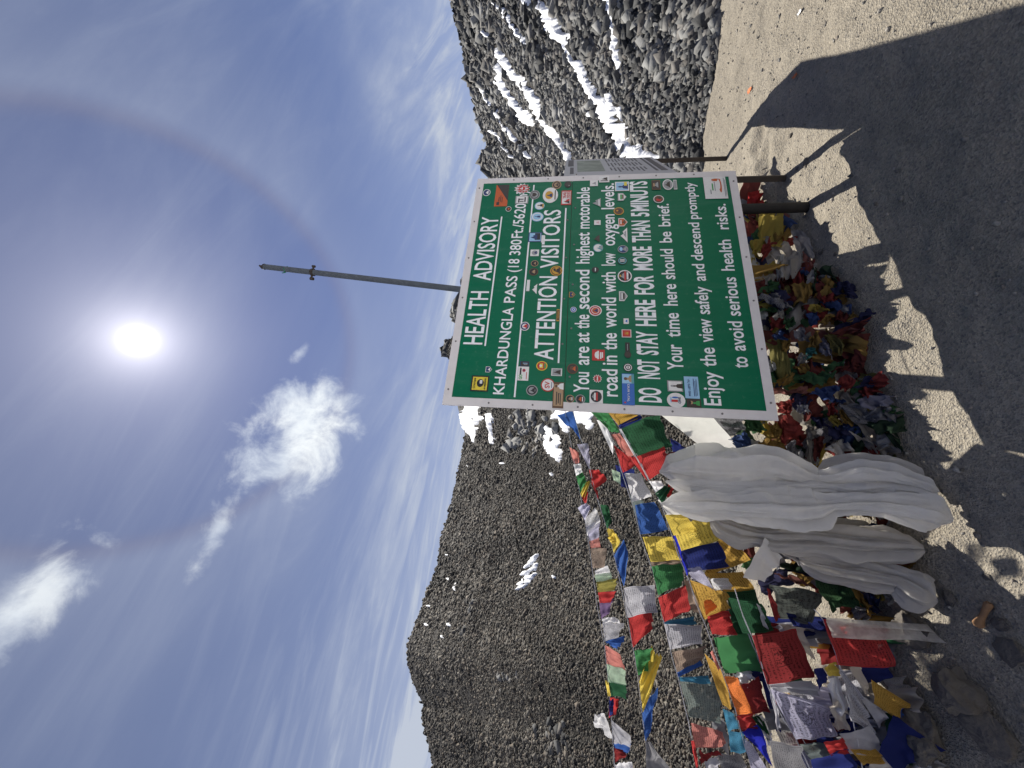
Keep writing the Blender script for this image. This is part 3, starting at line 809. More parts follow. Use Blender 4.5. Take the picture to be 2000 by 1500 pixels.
# stickers: shape, centre and size in the zoomed photograph, and a small drawing in flat colours
SC_COL = dict(black=(0.02, 0.02, 0.022), dark=(0.045, 0.035, 0.03), white=(0.72, 0.71, 0.69), grey=(0.30, 0.31, 0.31), navy=(0.02, 0.04, 0.13),
              orange=(0.50, 0.10, 0.025), red=(0.48, 0.03, 0.03), gold=(0.55, 0.30, 0.03), yellow=(0.70, 0.55, 0.05), tan=(0.38, 0.25, 0.14),
              sky=(0.30, 0.52, 0.72), blue=(0.03, 0.13, 0.45), brown=(0.12, 0.06, 0.03), teal=(0.10, 0.32, 0.34), green=(0.05, 0.32, 0.08), pink=(0.65, 0.40, 0.42))
def scol(c): return plain('sticker_' + c, SC_COL[c], 0.4, var=0.10, scale=60)
_layer = [0]
def sticker(zoom, kind, x, y, w, h, cols, label, draw=(), texts=()):
    """w along the text, h across it (zoomed px). draw: (shape, u, v, ru, rv, colour[, turn]) with u, v in -1..1; texts: (string, u, v, width, height, colour)"""
    sc, ox, oy = zoom
    c = on_sign(ox + x / sc, oy + y / sc)
    ru = abs(on_sign(ox + x / sc, oy + (y - w / 2) / sc)[0] - on_sign(ox + x / sc, oy + (y + w / 2) / sc)[0]) / 2
    rv = abs(on_sign(ox + (x - h / 2) / sc, oy + y / sc)[1] - on_sign(ox + (x + h / 2) / sc, oy + y / sc)[1]) / 2
    _layer[0] += 1
    n = 0.0022 + 0.00004 * _layer[0]
    V, F, MI, mats = [], [], [], []
    def add(poly, col, lv):
        k = len(V)
        for u, v in poly: V.append(sign_pt(c[0] + u * ru, c[1] + v * rv, n + lv * 0.0005))
        F.append(list(range(k, k + len(poly))))
        m = scol(col)
        if m not in mats: mats.append(m)
        MI.append(mats.index(m))
    def ell(u, v, a, b_, k=20): return [(u + a * math.cos(q), v + b_ * math.sin(q)) for q in np.linspace(0, 2 * np.pi, k, endpoint=False)]
    def shape(sh, u, v, a, b_):
        if sh == 'o': return ell(u, v, a, b_)
        if sh == 'b': return [(u - a, v - b_), (u + a, v - b_), (u + a, v + b_), (u - a, v + b_)]
        if sh == 't': return [(u - a, v - b_), (u + a, v - b_), (u, v + b_)]
        if sh == 's': return [(u - a, v + b_), (u - a, v - b_ * 0.2), (u, v - b_), (u + a, v - b_ * 0.2), (u + a, v + b_)]
        if sh == 'x': return [(u + a * (1 if i % 2 else 0.72) * math.cos(q), v + b_ * (1 if i % 2 else 0.72) * math.sin(q)) for i, q in enumerate(np.linspace(0, 2 * np.pi, 24, endpoint=False))]
        if sh == 'm': return [(u - a, v - b_), (u + a, v - b_), (u + a * 0.45, v + b_ * 0.35), (u + a * 0.2, v), (u - a * 0.1, v + b_), (u - a * 0.55, v - b_ * 0.1)]
        if sh == 'p': return [(u - a, v - b_), (u + a, v - b_), (u + a * 0.75, v - b_ * 0.1), (u + a * 0.25, v + b_ * 0.1), (u + a * 0.35, v + b_ * 0.6), (u, v + b_), (u - a * 0.35, v + b_ * 0.6), (u - a * 0.25, v + b_ * 0.1), (u - a * 0.75, v - b_ * 0.1)]
        if sh == 'd': return [(u - a, v - b_), (u + a, v - b_), (u + a, v + b_)]
    add(shape(kind, 0, 0, 1, 1), cols[0], 0)
    if len(cols) > 1: add(shape(kind, 0, 0, 0.84, 0.84), cols[1], 1)
    for d in draw: add(shape(d[0], *d[1:5]), d[5], 2 + 0.4 * draw.index(d))
    for tx, u, v, tw, th, col in texts:
        G, GF = glyph_mesh(tx, 0.02)
        lo, hi = G[:, :2].min(0), G[:, :2].max(0)
        m = scol(col)
        if m not in mats: mats.append(m)
        k = len(V)
        for g in G:
            V.append(sign_pt(c[0] + (u + ((g[0] - lo[0]) / (hi[0] - lo[0]) - 0.5) * tw) * ru, c[1] + (v + ((g[1] - lo[1]) / max(1e-6, hi[1] - lo[1]) - 0.5) * th) * rv, n + 0.0028))
        for f in GF: F.append([q + k for q in f]); MI.append(mats.index(m))
    o = child('sticker', V, F, mats, sign, label=label)
    o.data.polygons.foreach_set('material_index', MI)
P_ = [('p', 0, -0.15, 0.5, 0.6)]
sticker(Z1, 'o', 302, 140, 40, 44, ('white', 'navy'), 'small round navy sticker', (('m', 0, -.1, .6, .4, 'white'),))
sticker(Z1, 'b', 390, 157, 125, 75, ('orange',), 'orange and black rectangle sticker', (('d', .25, -.05, .75, .95, 'dark'), ('b', -.75, .45, .14, .22, 'dark'), ('b', -.35, .35, .2, .06, 'dark'), ('b', -.3, .1, .3, .05, 'dark'), ('b', -.4, -.15, .25, .05, 'dark')))
sticker(Z1, 'o', 430, 236, 30, 34, ('white', 'black'), 'tiny round black sticker', (('o', 0, 0, .35, .35, 'orange'),))
sticker(Z1, 'x', 510, 118, 66, 96, ('white',), 'red and white sunburst sticker', tuple(('t', .6 * math.cos(q), .6 * math.sin(q), .12, .28, 'red') for q in np.linspace(0, 6.28, 11)[:10]) + (('o', 0, 0, .38, .38, 'red'), ('b', 0, 0, .2, .07, 'white'), ('b', -.05, .1, .06, .18, 'white')))
sticker(Z1, 'b', 508, 182, 46, 76, ('grey', 'white'), 'white script sticker', (('b', -.2, .45, .5, .1, 'black'), ('b', .1, .1, .12, .35, 'black'), ('b', -.45, .0, .1, .3, 'black'), ('b', 0, -.5, .6, .1, 'black')))
sticker(Z1, 'o', 583, 153, 54, 60, ('grey', 'dark'), 'round grey emblem sticker', (('o', 0, 0, .7, .7, 'grey'), ('s', 0, 0, .4, .45, 'dark')))
sticker(Z1, 'o', 675, 155, 90, 90, ('white',), 'white round sticker with a yellow centre', (('o', 0, .15, .52, .52, 'gold'), ('p', -.05, .1, .24, .36, 'navy'), ('b', 0, -.62, .6, .07, 'dark')))
sticker(Z1, 'o', 712, 95, 48, 54, ('tan', 'dark'), 'round dark brown sticker with a tan rim', (('o', 0, 0, .55, .55, 'tan'), ('m', 0, 0, .45, .4, 'dark')))
sticker(Z1, 'o', 778, 93, 38, 42, ('black',), 'plain black round sticker', (('o', 0, 0, .7, .7, 'dark'),))
sticker(Z1, 'b', 768, 170, 84, 58, ('red', 'white'), 'white sticker with red lettering and a mountain', (('m', -.5, -.1, .36, .6, 'red'), ('t', -.62, -.2, .2, .5, 'black')), (('TRAIL', .32, .34, .95, .62, 'red'), ('TIDES', .32, -.42, .95, .62, 'red')))
sticker(Z1, 'o', 612, 218, 46, 58, ('sky', 'white'), 'round photo sticker of a dark bird', (('p', .1, -.1, .35, .6, 'black'), ('b', 0, -.7, .5, .14, 'gold')))
sticker(Z1, 'o', 598, 282, 54, 74, ('sky', 'white'), 'pale blue round sticker with a bird', (('o', 0, 0, .66, .66, 'sky'), ('p', 0, 0, .22, .45, 'navy')))
sticker(Z1, 'b', 586, 401, 56, 80, ('navy', 'sky'), 'blue and black photo sticker', (('b', .1, -.35, .7, .4, 'black'), ('m', 0, .2, .6, .5, 'navy')))
sticker(Z1, 'b', 632, 411, 42, 20, ('white',), 'small plain white sticker')
sticker(Z1, 'b', 583, 493, 38, 50, ('white',), 'pale square sticker with a mountain', (('o', 0, 0, .7, .7, 'grey'), ('m', 0, -.1, .5, .4, 'navy')))
sticker(Z1, 'o', 583, 555, 36, 44, ('tan', 'black'), 'small round black and tan sticker', (('m', 0, 0, .5, .3, 'tan'),))
sticker(Z1, 'o', 577, 604, 44, 54, ('brown', 'black'), 'round black and brown sticker', (('m', 0, .1, .55, .35, 'tan'), ('b', 0, -.4, .4, .1, 'brown')))
sticker(Z1, 'b', 545, 684, 66, 18, ('white',), 'torn white strip')
sticker(Z1, 'm', 582, 705, 60, 28, ('white',), 'torn white scrap')
sticker(Z1, 'o', 710, 598, 58, 72, ('gold', 'black'), 'gold round sticker with a black animal', (('o', 0, 0, .72, .72, 'gold'), ('m', 0, -.1, .6, .5, 'black'), ('o', .2, .3, .25, .2, 'black')))
sticker(Z1, 'o', 525, 923, 52, 56, ('white', 'navy'), 'round navy sticker with a red centre', (('o', 0, 0, .55, .55, 'white'), ('m', 0, 0, .5, .5, 'red')))
sticker(Z1, 'b', 720, 858, 70, 18, ('gold', 'brown'), 'narrow gold strip sticker', (('b', 0, 0, .6, .2, 'gold'),))
sticker(Z1, 's', 315, 1176, 34, 38, ('white', 'navy'), 'small navy shield sticker', (('m', 0, 0, .55, .4, 'white'),))
sticker(Z1, 'b', 262, 1258, 92, 104, ('black', 'yellow'), 'yellow and black square sticker with a helmet', (('o', .05, -.05, .5, .4, 'black'), ('b', .2, -.12, .22, .14, 'white'), ('b', 0, -.64, .8, .02, 'black')), (('Смотри', 0, .58, 1.3, .32, 'black'), ('в зеркала', 0, -.62, 1.3, .26, 'black')))
sticker(Z1, 'b', 525, 1143, 30, 54, ('navy', 'dark'), 'small dark city photo sticker', (('b', -.3, -.2, .15, .4, 'grey'), ('b', .2, -.1, .12, .5, 'sky')))
sticker(Z1, 'b', 516, 1200, 82, 64, ('white',), 'white sticker with green lettering', (('o', .45, -.1, .22, .3, 'red'), ('b', .3, .5, .5, .14, 'black'), ('b', -.3, -.62, .5, .06, 'red'), ('o', .45, -.1, .1, .14, 'navy')), (('GO', -.5, .45, .7, .62, 'green'),))
sticker(Z1, 'o', 625, 1155, 56, 66, ('yellow', 'red'), 'round red and yellow sticker', (('b', 0, .1, .5, .3, 'yellow'), ('o', 0, .2, .25, .25, 'white'), ('b', 0, -.55, .5, .14, 'green')))
sticker(Z1, 'b', 712, 1192, 44, 62, ('white', 'grey'), 'black and white photo sticker', (('m', 0, 0, .6, .7, 'dark'),))
sticker(Z1, 'o', 660, 1267, 78, 82, ('red', 'white'), 'white round sticker with two red letters', (('b', 0, -.55, .45, .05, 'navy'),), (('SV', 0, .08, 1.0, .72, 'red'),))
sticker(Z1, 'o', 567, 1298, 62, 68, ('grey', 'black'), 'round black and silver sticker', (('o', 0, 0, .6, .6, 'grey'), ('m', 0, -.1, .5, .4, 'black')))
sticker(Z1, 'b', 721, 1326, 152, 64, ('brown', 'tan'), 'tan poster sticker with a man in the corner', (('o', .68, .3, .13, .3, 'tan'), ('p', .68, -.1, .26, .8, 'white'), ('o', .68, .42, .11, .25, 'brown'), ('b', -.25, .3, .5, .1, 'dark'), ('b', -.25, -.05, .4, .1, 'dark'), ('b', -.35, -.4, .4, .08, 'dark')))
sticker(Z2, 'o', 55, 1172, 60, 66, ('brown', 'dark'), 'plain dark brown round sticker', (('o', .1, .1, .4, .4, 'brown'), ('m', 0, -.2, .5, .3, 'orange')))
sticker(Z2, 'o', 40, 1348, 46, 50, ('tan', 'black'), 'black round sticker with a thin tan rim in the corner', (('m', 0, .1, .5, .4, 'tan'), ('b', 0, -.45, .4, .1, 'white')))
sticker(Z2, 'o', 100, 1350, 54, 58, ('grey', 'black'), 'black round sticker with an orange mountain', (('m', 0, .1, .6, .3, 'orange'), ('b', 0, -.45, .5, .1, 'white')))
sticker(Z2, 'b', 193, 1335, 78, 78, ('white',), 'white square sticker with a black disc', (('o', 0, 0, .85, .85, 'black'), ('b', 0, .2, .55, .12, 'white'), ('b', 0, -.1, .6, .13, 'red'), ('m', 0, .5, .4, .2, 'grey')))
sticker(Z2, 'x', 200, 1230, 50, 56, ('white', 'red'), 'small red star shaped sticker', (('b', 0, 0, .5, .12, 'white'), ('o', 0, .35, .25, .2, 'brown')))
sticker(Z2, 'b', 206, 1092, 64, 74, ('red',), 'red square sticker with a white cap', (('o', 0, .25, .6, .35, 'white'), ('b', 0, .05, .75, .12, 'white'), ('b', -.1, -.35, .6, .11, 'white'), ('b', 0, -.62, .5, .1, 'white')))
sticker(Z2, 'o', 188, 832, 62, 76, ('white', 'red'), 'orange red round sticker', (('o', 0, 0, .62, .62, 'white'), ('o', 0, 0, .52, .52, 'orange'), ('m', 0, 0, .35, .35, 'navy')))
sticker(Z2, 'o', 60, 826, 32, 36, ('white', 'blue'), 'tiny blue and white round sticker', (('o', 0, 0, .5, .5, 'white'), ('b', 0, 0, .3, .25, 'blue')))
sticker(Z2, 's', 53, 738, 32, 36, ('gold', 'navy'), 'tiny navy badge sticker', (('m', 0, 0, .5, .35, 'gold'),))
sticker(Z2, 'o', 188, 593, 34, 42, ('black',), 'small black round sticker with one white line', (('b', 0, 0, .6, .12, 'white'),))
sticker(Z2, 'o', 204, 465, 50, 60, ('teal', 'white'), 'pale teal mountain sticker', (('m', 0, -.3, .7, .55, 'teal'), ('m', .1, -.45, .5, .4, 'grey')))
sticker(Z2, 'm', 195, 410, 40, 36, ('dark',), 'small dark cut out sticker')
sticker(Z2, 'b', 200, 317, 28, 38, ('white',), 'small pink and white sticker', (('m', 0, 0, .5, .5, 'pink'),))
sticker(Z2, 'm', 195, 200, 52, 48, ('grey',), 'grey cut out sticker', (('b', 0, -.6, .7, .15, 'white'),))
sticker(Z2, 'b', 180, 86, 34, 46, ('white',), 'white sticker with a dark drawing', (('m', -.1, 0, .5, .5, 'grey'),))
sticker(Z2, 'b', 240, 63, 36, 60, ('white',), 'white sticker half on the border', (('m', .1, 0, .5, .6, 'dark'), ('b', -.5, 0, .1, .7, 'dark')))
sticker(Z2, 'b', 344, 105, 54, 82, ('white', 'sky'), 'blue photo sticker with a dark horse', (('p', -.1, -.1, .5, .75, 'navy'), ('b', .5, -.5, .4, .2, 'yellow')))
sticker(Z2, 's', 345, 167, 46, 52, ('grey', 'white'), 'grey green badge sticker', (('b', 0, .25, .6, .2, 'green'), ('b', 0, -.15, .55, .16, 'brown')))
sticker(Z2, 'o', 325, 250, 44, 60, ('gold', 'brown'), 'round brown sticker with a gold rim', (('m', 0, 0, .5, .4, 'dark'), ('o', .1, .3, .2, .2, 'gold')))
sticker(Z2, 's', 350, 315, 48, 54, ('white', 'orange'), 'orange and brown badge sticker', (('m', 0, -.1, .55, .4, 'brown'), ('b', 0, .45, .5, .12, 'white')))
sticker(Z2, 'm', 355, 390, 88, 40, ('white',), 'white mountain outline sticker', (('m', .1, -.25, .5, .4, 'grey'),))
sticker(Z2, 'o', 349, 473, 46, 62, ('grey', 'navy'), 'round blue grey photo sticker', (('m', 0, -.2, .6, .5, 'grey'), ('o', 0, .35, .5, .3, 'sky')))
sticker(Z2, 'o', 346, 540, 46, 60, ('black', 'teal'), 'round black sticker with white bars', (('o', 0, 0, .6, .6, 'black'), ('b', -.15, 0, .1, .45, 'white'), ('b', .18, 0, .1, .45, 'white')))
sticker(Z2, 'o', 360, 630, 70, 84, ('white', 'black'), 'large round black and white sticker with red words', (('m', 0, .3, .6, .35, 'grey'), ('b', 0, -.05, .75, .13, 'red'), ('b', 0, -.38, .6, .12, 'white'), ('o', 0, .62, .2, .12, 'gold')))
sticker(Z2, 's', 352, 748, 56, 50, ('white', 'grey'), 'grey badge sticker', (('b', 0, .3, .6, .14, 'white'), ('b', 0, -.1, .6, .2, 'dark')))
sticker(Z2, 'b', 368, 894, 32, 30, ('white',), 'tiny blue and white square sticker', (('m', 0, 0, .6, .5, 'blue'),))
sticker(Z2, 'b', 370, 966, 46, 56, ('white', 'red'), 'red stamp sticker with a white frame', (('o', 0, 0, .5, .5, 'orange'), ('m', 0, 0, .35, .35, 'gold')))
sticker(Z2, 'b', 376, 1050, 62, 26, ('black',), 'black key shaped sticker', (('b', .1, 0, .6, .12, 'grey'),))
sticker(Z2, 'o', 378, 1090, 40, 40, ('black', 'dark'), 'black round end of the key shaped sticker')
sticker(Z2, 'o', 379, 1165, 48, 54, ('black', 'white'), 'black and white ring sticker', (('o', 0, 0, .66, .66, 'black'), ('o', 0, 0, .42, .42, 'white'), ('b', 0, 0, .3, .1, 'black')))
sticker(Z2, 'b', 380, 1292, 184, 72, ('blue',), 'blue poster sticker with a smiling person', (('b', .66, .2, .3, .75, 'sky'), ('p', .66, -.15, .26, .8, 'tan'), ('o', .66, .42, .1, .26, 'brown'), ('b', .66, -.75, .3, .2, 'teal'), ('o', -.85, .55, .05, .16, 'red')), (('לזכר אהוב', -.22, .0, 1.1, .4, 'white'),))
sticker(Z2, 'b', 543, 97, 56, 50, ('brown', 'dark'), 'dark square photo sticker', (('m', 0, 0, .6, .5, 'grey'), ('o', 0, .5, .4, .2, 'tan')))
sticker(Z2, 'o', 612, 95, 62, 62, ('white', 'grey'), 'grey mountain globe sticker', (('m', 0, .1, .6, .5, 'dark'),))
sticker(Z2, 'b', 655, 95, 56, 20, ('white', 'grey'), 'base of the mountain globe sticker')
sticker(Z2, 'o', 558, 180, 46, 62, ('white', 'brown'), 'round brown red sticker with a white rim', (('o', -.2, 0, .4, .5, 'red'), ('m', .2, 0, .35, .4, 'dark')))
sticker(Z3, 'b', 350, 113, 128, 132, ('white',), 'white square sticker with an orange swoosh', (('o', .15, -.45, .62, .13, 'orange'), ('o', .7, -.12, .12, .42, 'orange'), ('o', .28, -.32, .46, .13, 'white'), ('b', .1, .05, .42, .04, 'grey'), ('b', .05, .25, .32, .06, 'green'), ('b', -.4, .45, .2, .05, 'grey'), ('b', 0, -.8, .85, .04, 'grey'), ('b', 0, -.9, .7, .03, 'grey')))
sticker(Z3, 'b', 114, 1274, 64, 90, ('grey', 'white'), 'grey photo sticker of a figure', (('p', 0, -.2, .45, .8, 'dark'), ('o', 0, .4, .2, .2, 'grey')))
sticker(Z3, 'o', 120, 1357, 88, 108, ('white',), 'white round sticker with a red numeral', (('o', .35, .1, .12, .35, 'blue'), ('o', .05, .55, .4, .1, 'sky')), (('1', -.1, .18, .3, .7, 'red'), ('ONE', 0, -.36, .85, .3, 'navy')))
sticker(Z3, 'b', 211, 1282, 128, 84, ('sky',), 'sky blue memorial sticker', (('b', 0, -.3, .8, .05, 'navy'), ('b', -.1, -.5, .7, .04, 'navy'), ('b', 0, -.68, .75, .04, 'navy')), (('תום עקב לוי', -.05, .35, 1.5, .45, 'navy'),))
sticker(Z3, 'b', 224, 1374, 50, 84, ('dark',), 'dark photo sticker of a climber', (('o', .1, .35, .4, .24, 'tan'), ('p', 0, -.3, .6, .5, 'green'), ('o', .1, .52, .4, .14, 'black')))

# ------------------------------------------------------------------ the grey notice board behind, seen almost edge on
bf, bn_ = on_ground(1420, 305), on_ground(1535, 342)
bdir = (bn_ - bf); bdir[2] = 0; blen = np.linalg.norm(bdir); bdir /= blen
bnorm = np.array([bdir[1], -bdir[0], 0.0])
if (CAM - bf) @ bnorm < 0: bnorm = -bnorm
board = empty('notice_board', (bf[0], bf[1], 0.0), 'grey information board seen nearly edge on behind the green sign', 'notice board')
BT, BB, BL = 1.655, 0.825, blen + 0.22
def bp(a, z, n=0.0): q = bf + bdir * a + bnorm * n; return np.array([q[0], q[1], z])
M_BOARD = plain('grey_white_board', (0.42, 0.43, 0.46), 0.5, var=0.08, scale=8)
M_INK = plain('grey_print', (0.12, 0.12, 0.13), 0.6)
M_MAP = plain('map_colours', (0.30, 0.34, 0.30), 0.6, var=0.5, scale=9)
child('panel', *boxv(bp(-0.04, BB, 0.0), bdir, S_T, bnorm, BL, BT - BB, 0.012), M_BOARD, board)
pr_ = [boxv(bp(-0.04 + a, z, 0.012), bdir, S_T, bnorm, w, h, 0.0015) for a, z, w, h in
       [(0.05, 0.86, 0.95, 0.05), (0.05, 0.93, 0.95, 0.02)] + [(0.08 + 0.33 * c, 1.0 + 0.03 * r, 0.26 - 0.05 * ((r * 7 + c) % 3), 0.012) for c in range(3) for r in range(10)] + [(0.05, 1.58, 0.5, 0.05), (0.65, 1.58, 0.4, 0.03)]]
for v_, f_ in pr_: child('print', v_, f_, M_INK, board)
child('map_panel', *boxv(bp(0.1, 1.33, 0.012), bdir, S_T, bnorm, 0.8, 0.22, 0.0015), M_MAP, board)
for g, a in ((bf, 0.0), (bn_, blen)):
    child('post', *boxv(bp(a - 0.018, -0.1, -0.037), bdir, S_T, bnorm, 0.036, BT + 0.1, 0.036), M_STEEL, board)

# ------------------------------------------------------------------ the leaning flagpole behind the sign
ptop, pmid = at(517, 521, 2.86), at(897, 565, 2.80)
pdir = (ptop - pmid) / np.linalg.norm(ptop - pmid)
pbase = pmid - pdir * ((pmid[2] - 0.0) / pdir[2])
M_POLE = plain('painted_grey_pole', (0.085, 0.095, 0.105), 0.45, 0.5, var=0.3, scale=25)
pole = empty('flagpole', (pbase[0], pbase[1], 0.0), 'slim leaning dark grey pole rising from behind the green sign', 'pole')
child('shaft', *tube([pbase - pdir * 0.05, pmid, ptop], [0.023, 0.0225, 0.022], 16), M_POLE, pole, smooth=False)
cl = pmid + pdir * (np.linalg.norm(ptop - pmid) * 0.735)
side = np.cross(pdir, [0, 1, 0]); side /= np.linalg.norm(side); fw = np.cross(side, pdir)
child('clamp', *join([tube([cl - pdir * 0.011, cl + pdir * 0.011], 0.029, 14), tube([cl - side * 0.055, cl + side * 0.055 + pdir * 0.006], [0.007, 0.008], 8),
                      tube([cl + side * 0.052 - pdir * 0.014, cl + side * 0.052 + pdir * 0.014], 0.012, 8), tube([cl - side * 0.048 - pdir * 0.012, cl - side * 0.048 + pdir * 0.012], 0.010, 8)]), M_STEEL, pole)
child('cap', *join([tube([ptop, ptop + pdir * 0.012], [0.025, 0.021], 14), tube([ptop + pdir * 0.012, ptop + pdir * 0.035], 0.010, 8), tube([ptop + pdir * 0.02 + side * 0.016, ptop + pdir * 0.05 - side * 0.006], 0.007, 6)]), M_STEEL, pole)
tq = ptop - pdir * 0.20
child('cord_loop', *tube([tq - side * 0.026 + fw * 0.01, tq + fw * 0.027, tq + side * 0.026, tq + side * 0.034 + pdir * 0.03, tq + side * 0.026 - fw * 0.01, tq - fw * 0.026, tq - side * 0.026 + fw * 0.01], 0.0035, 6), plain('green_cord', (0.03, 0.16, 0.10), 0.8), pole)
# ------------------------------------------------------------------ prayer flags: sheets of cotton sewn along cords
ZA = {5: (3.75, 1080, 780), 6: (3.9475, 1120, 1120), 7: (3.75, 1420, 820), 8: (3.3333, 1400, 1150), 9: (3.125, 1400, 380), 1: (1.0, 0, 0)}
def zp(z, p): s, ox, oy = ZA[z]; return (ox + p[0] / s, oy + p[1] / s)
PAL['offwhite'] = (0.76, 0.745, 0.72); PAL['dirtywhite'] = (0.60, 0.57, 0.53)
_fs = [0]
def sheet(quad, Y, amp=0.010, crumple=0.0, n=13, belly=0.03, dyb=0.0, fold=None):
    """cloth over four photograph points hung at the depth Y (one number or one per corner): wavy, slightly bellied"""
    _fs[0] += 1; sd = _fs[0] * 13.7
    Ys = np.broadcast_to(np.asarray(Y, float), (4,)) + np.array([0, 0, dyb, dyb])
    C = np.array([at(q[0], q[1], y) for q, y in zip(quad, Ys)])
    for k in range(4):     # never under the ground
        g = ground_z(C[k, 0], C[k, 1]) + 0.012
        if C[k, 2] < g:
            p = on_ground(*quad[k]); d = p - CAM; C[k] = CAM + d * 0.985
    u, v = np.meshgrid(np.linspace(0, 1, n), np.linspace(0, 1, n), indexing='ij')
    up, vp = u[..., None], v[..., None]
    P = C[0] * (1 - up) * (1 - vp) + C[1] * up * (1 - vp) + C[2] * up * vp + C[3] * (1 - up) * vp
    ex = C[1] - C[0]; ey = C[3] - C[0]
    nx = np.cross(ex, ey); ln = np.linalg.norm(nx) + 1e-9; nx = nx / ln
    if nx @ (CAM - C.mean(0)) < 0: nx = -nx
    L = math.sqrt(ln) + 0.02
    f = fbm(u * 2.1 + sd, v * 1.3, 0.5, 3, 3) * amp * 1.3
    ph = random.uniform(0, 6.28); kf = random.uniform(1.2, 2.6)
    f = f + amp * np.sin(u * 6.28 * kf + ph + v * random.uniform(-1.5, 1.5)) * (0.35 + 0.65 * v)
    f = f + belly * L * np.sin(u * np.pi) * np.sin(np.minimum(v, 1) * np.pi * 0.75) * random.choice((-0.6, 1))
    if crumple:
        a_ = random.uniform(0, 3.14); ca, sa = math.cos(a_), math.sin(a_)
        w = (u * ca + v * sa)
        f = f + crumple * (np.abs(vnoise(w * 6 + sd, (v * ca - u * sa) * 1.1, 0, 5)) * 2.0 + np.abs(vnoise(w * 12 + sd, (v * ca - u * sa) * 1.5, 3, 5)) * 0.7 + fbm(u * 2.2 + sd, v * 2.2, 0, 6, 2) * 0.7 - 0.6)
        P = P + (ex / (np.linalg.norm(ex) + 1e-9)) * (crumple * 0.7 * fbm(u * 3.3 + sd, v * 3.3, 4, 8, 3))[..., None]
        P = P + (ey / (np.linalg.norm(ey) + 1e-9)) * (crumple * 0.9 * fbm(u * 3.3 + sd, v * 3.3, 9, 8, 3))[..., None]
    P = P + nx * f[..., None]
    # uneven hem
    P = P + ex * ((v * 0.05) * vnoise(u * 3 + sd, v * 3, 0, 9))[..., None] + ey * (v ** 3 * 0.06 * vnoise(u * 2.5 + sd, 0, 1, 10))[..., None]
    P = P.reshape(-1, 3)
    gz = ground_z(P[:, 0], P[:, 1]) + 0.006
    P[:, 2] = np.maximum(P[:, 2], gz)
    return P, grid_faces(n, n), np.stack([u.ravel(), 1 - v.ravel()], 1)

def flag(parent, z, quad, colour, Y, pr=0, sheer=0.0, amp=0.010, crumple=0.0, label=None, name='flag', **kw):
    q = [zp(z, p) for p in quad]
    V, F, uv = sheet(q, Y, amp, crumple, **kw)
    lab = label or '%s%s flag' % ({'navy': 'dark blue', 'royal': 'bright blue', 'palegreen': 'pale green', 'darkgreen': 'dark green', 'darkred': 'dark red',
                                    'greygreen': 'grey green', 'offwhite': 'white', 'dirtywhite': 'dusty white', 'darkgrey': 'dark grey', 'turq': 'turquoise'}.get(colour, colour), ' printed' if pr else ' plain')
    return child(name, V, F, cloth_mat(colour, pr, sheer), parent, True, uv, lab)

M_CORD = plain('pale_cord', (0.42, 0.42, 0.45), 0.8)
def flag_string(label, cord, Ys, flags, group='strings of prayer flags'):
    """cord: photograph points, Ys: depth of the cord at its first and last point"""
    # the cord runs on beyond the picture's lower edge
    d_ = np.array(cord[-1]) - np.array(cord[-3]); d_ = d_ / np.hypot(*d_)
    more = []
    for k in range(5):
        a_, b_ = np.array(cord[-1]) + d_ * (30 + k * 74), np.array(cord[-1]) + d_ * (30 + k * 74 + 66)
        more.append((1, [tuple(a_), tuple(b_), (b_[0] + 62, b_[1] + random.uniform(-10, 10)), (a_[0] + 62, a_[1] + random.uniform(-10, 10))], random.choice(['blue', 'white', 'red', 'green', 'yellow']), dict(pr=1, amp=.014)))
    flags = list(flags) + more
    cord = list(cord) + [tuple(np.array(cord[-1]) + d_ * 420)]
    C = resample([(p[0], p[1], 0) for p in cord], 14.0)
    y = np.interp(np.arange(len(C)), [0, len(C) - 1], Ys)
    P = at(C[:, 0], C[:, 1], y)
    root = empty('prayer_flag_string', P[len(P) // 2], label, 'prayer flags', group)
    rc = 0.0022 * (1 + 0.3 * vnoise(np.arange(len(P)) * 0.9, 0, 0, 4))
    child('cord', *tube(P, rc, 6), M_CORD, root)
    ys = C[:, 1]
    for i, fl in enumerate(flags):
        z, quad, colour = fl[0], fl[1], fl[2]
        kw = dict(fl[3]) if len(fl) > 3 else {}
        cy = np.mean([zp(z, p)[1] for p in quad[:2]])
        Y = np.interp(cy, ys, y) - 0.004 - 0.0035 * (i % 4) - kw.pop('near', 0.0)
        flag(root, z, quad, colour, Y, **kw)
    return root
p1 = dict(pr=1); p2 = dict(pr=2); sh = dict(sheer=0.22)
def k_(*a, **kw):
    d = {}
    for q in a: d.update(q)
    d.update(kw); return d

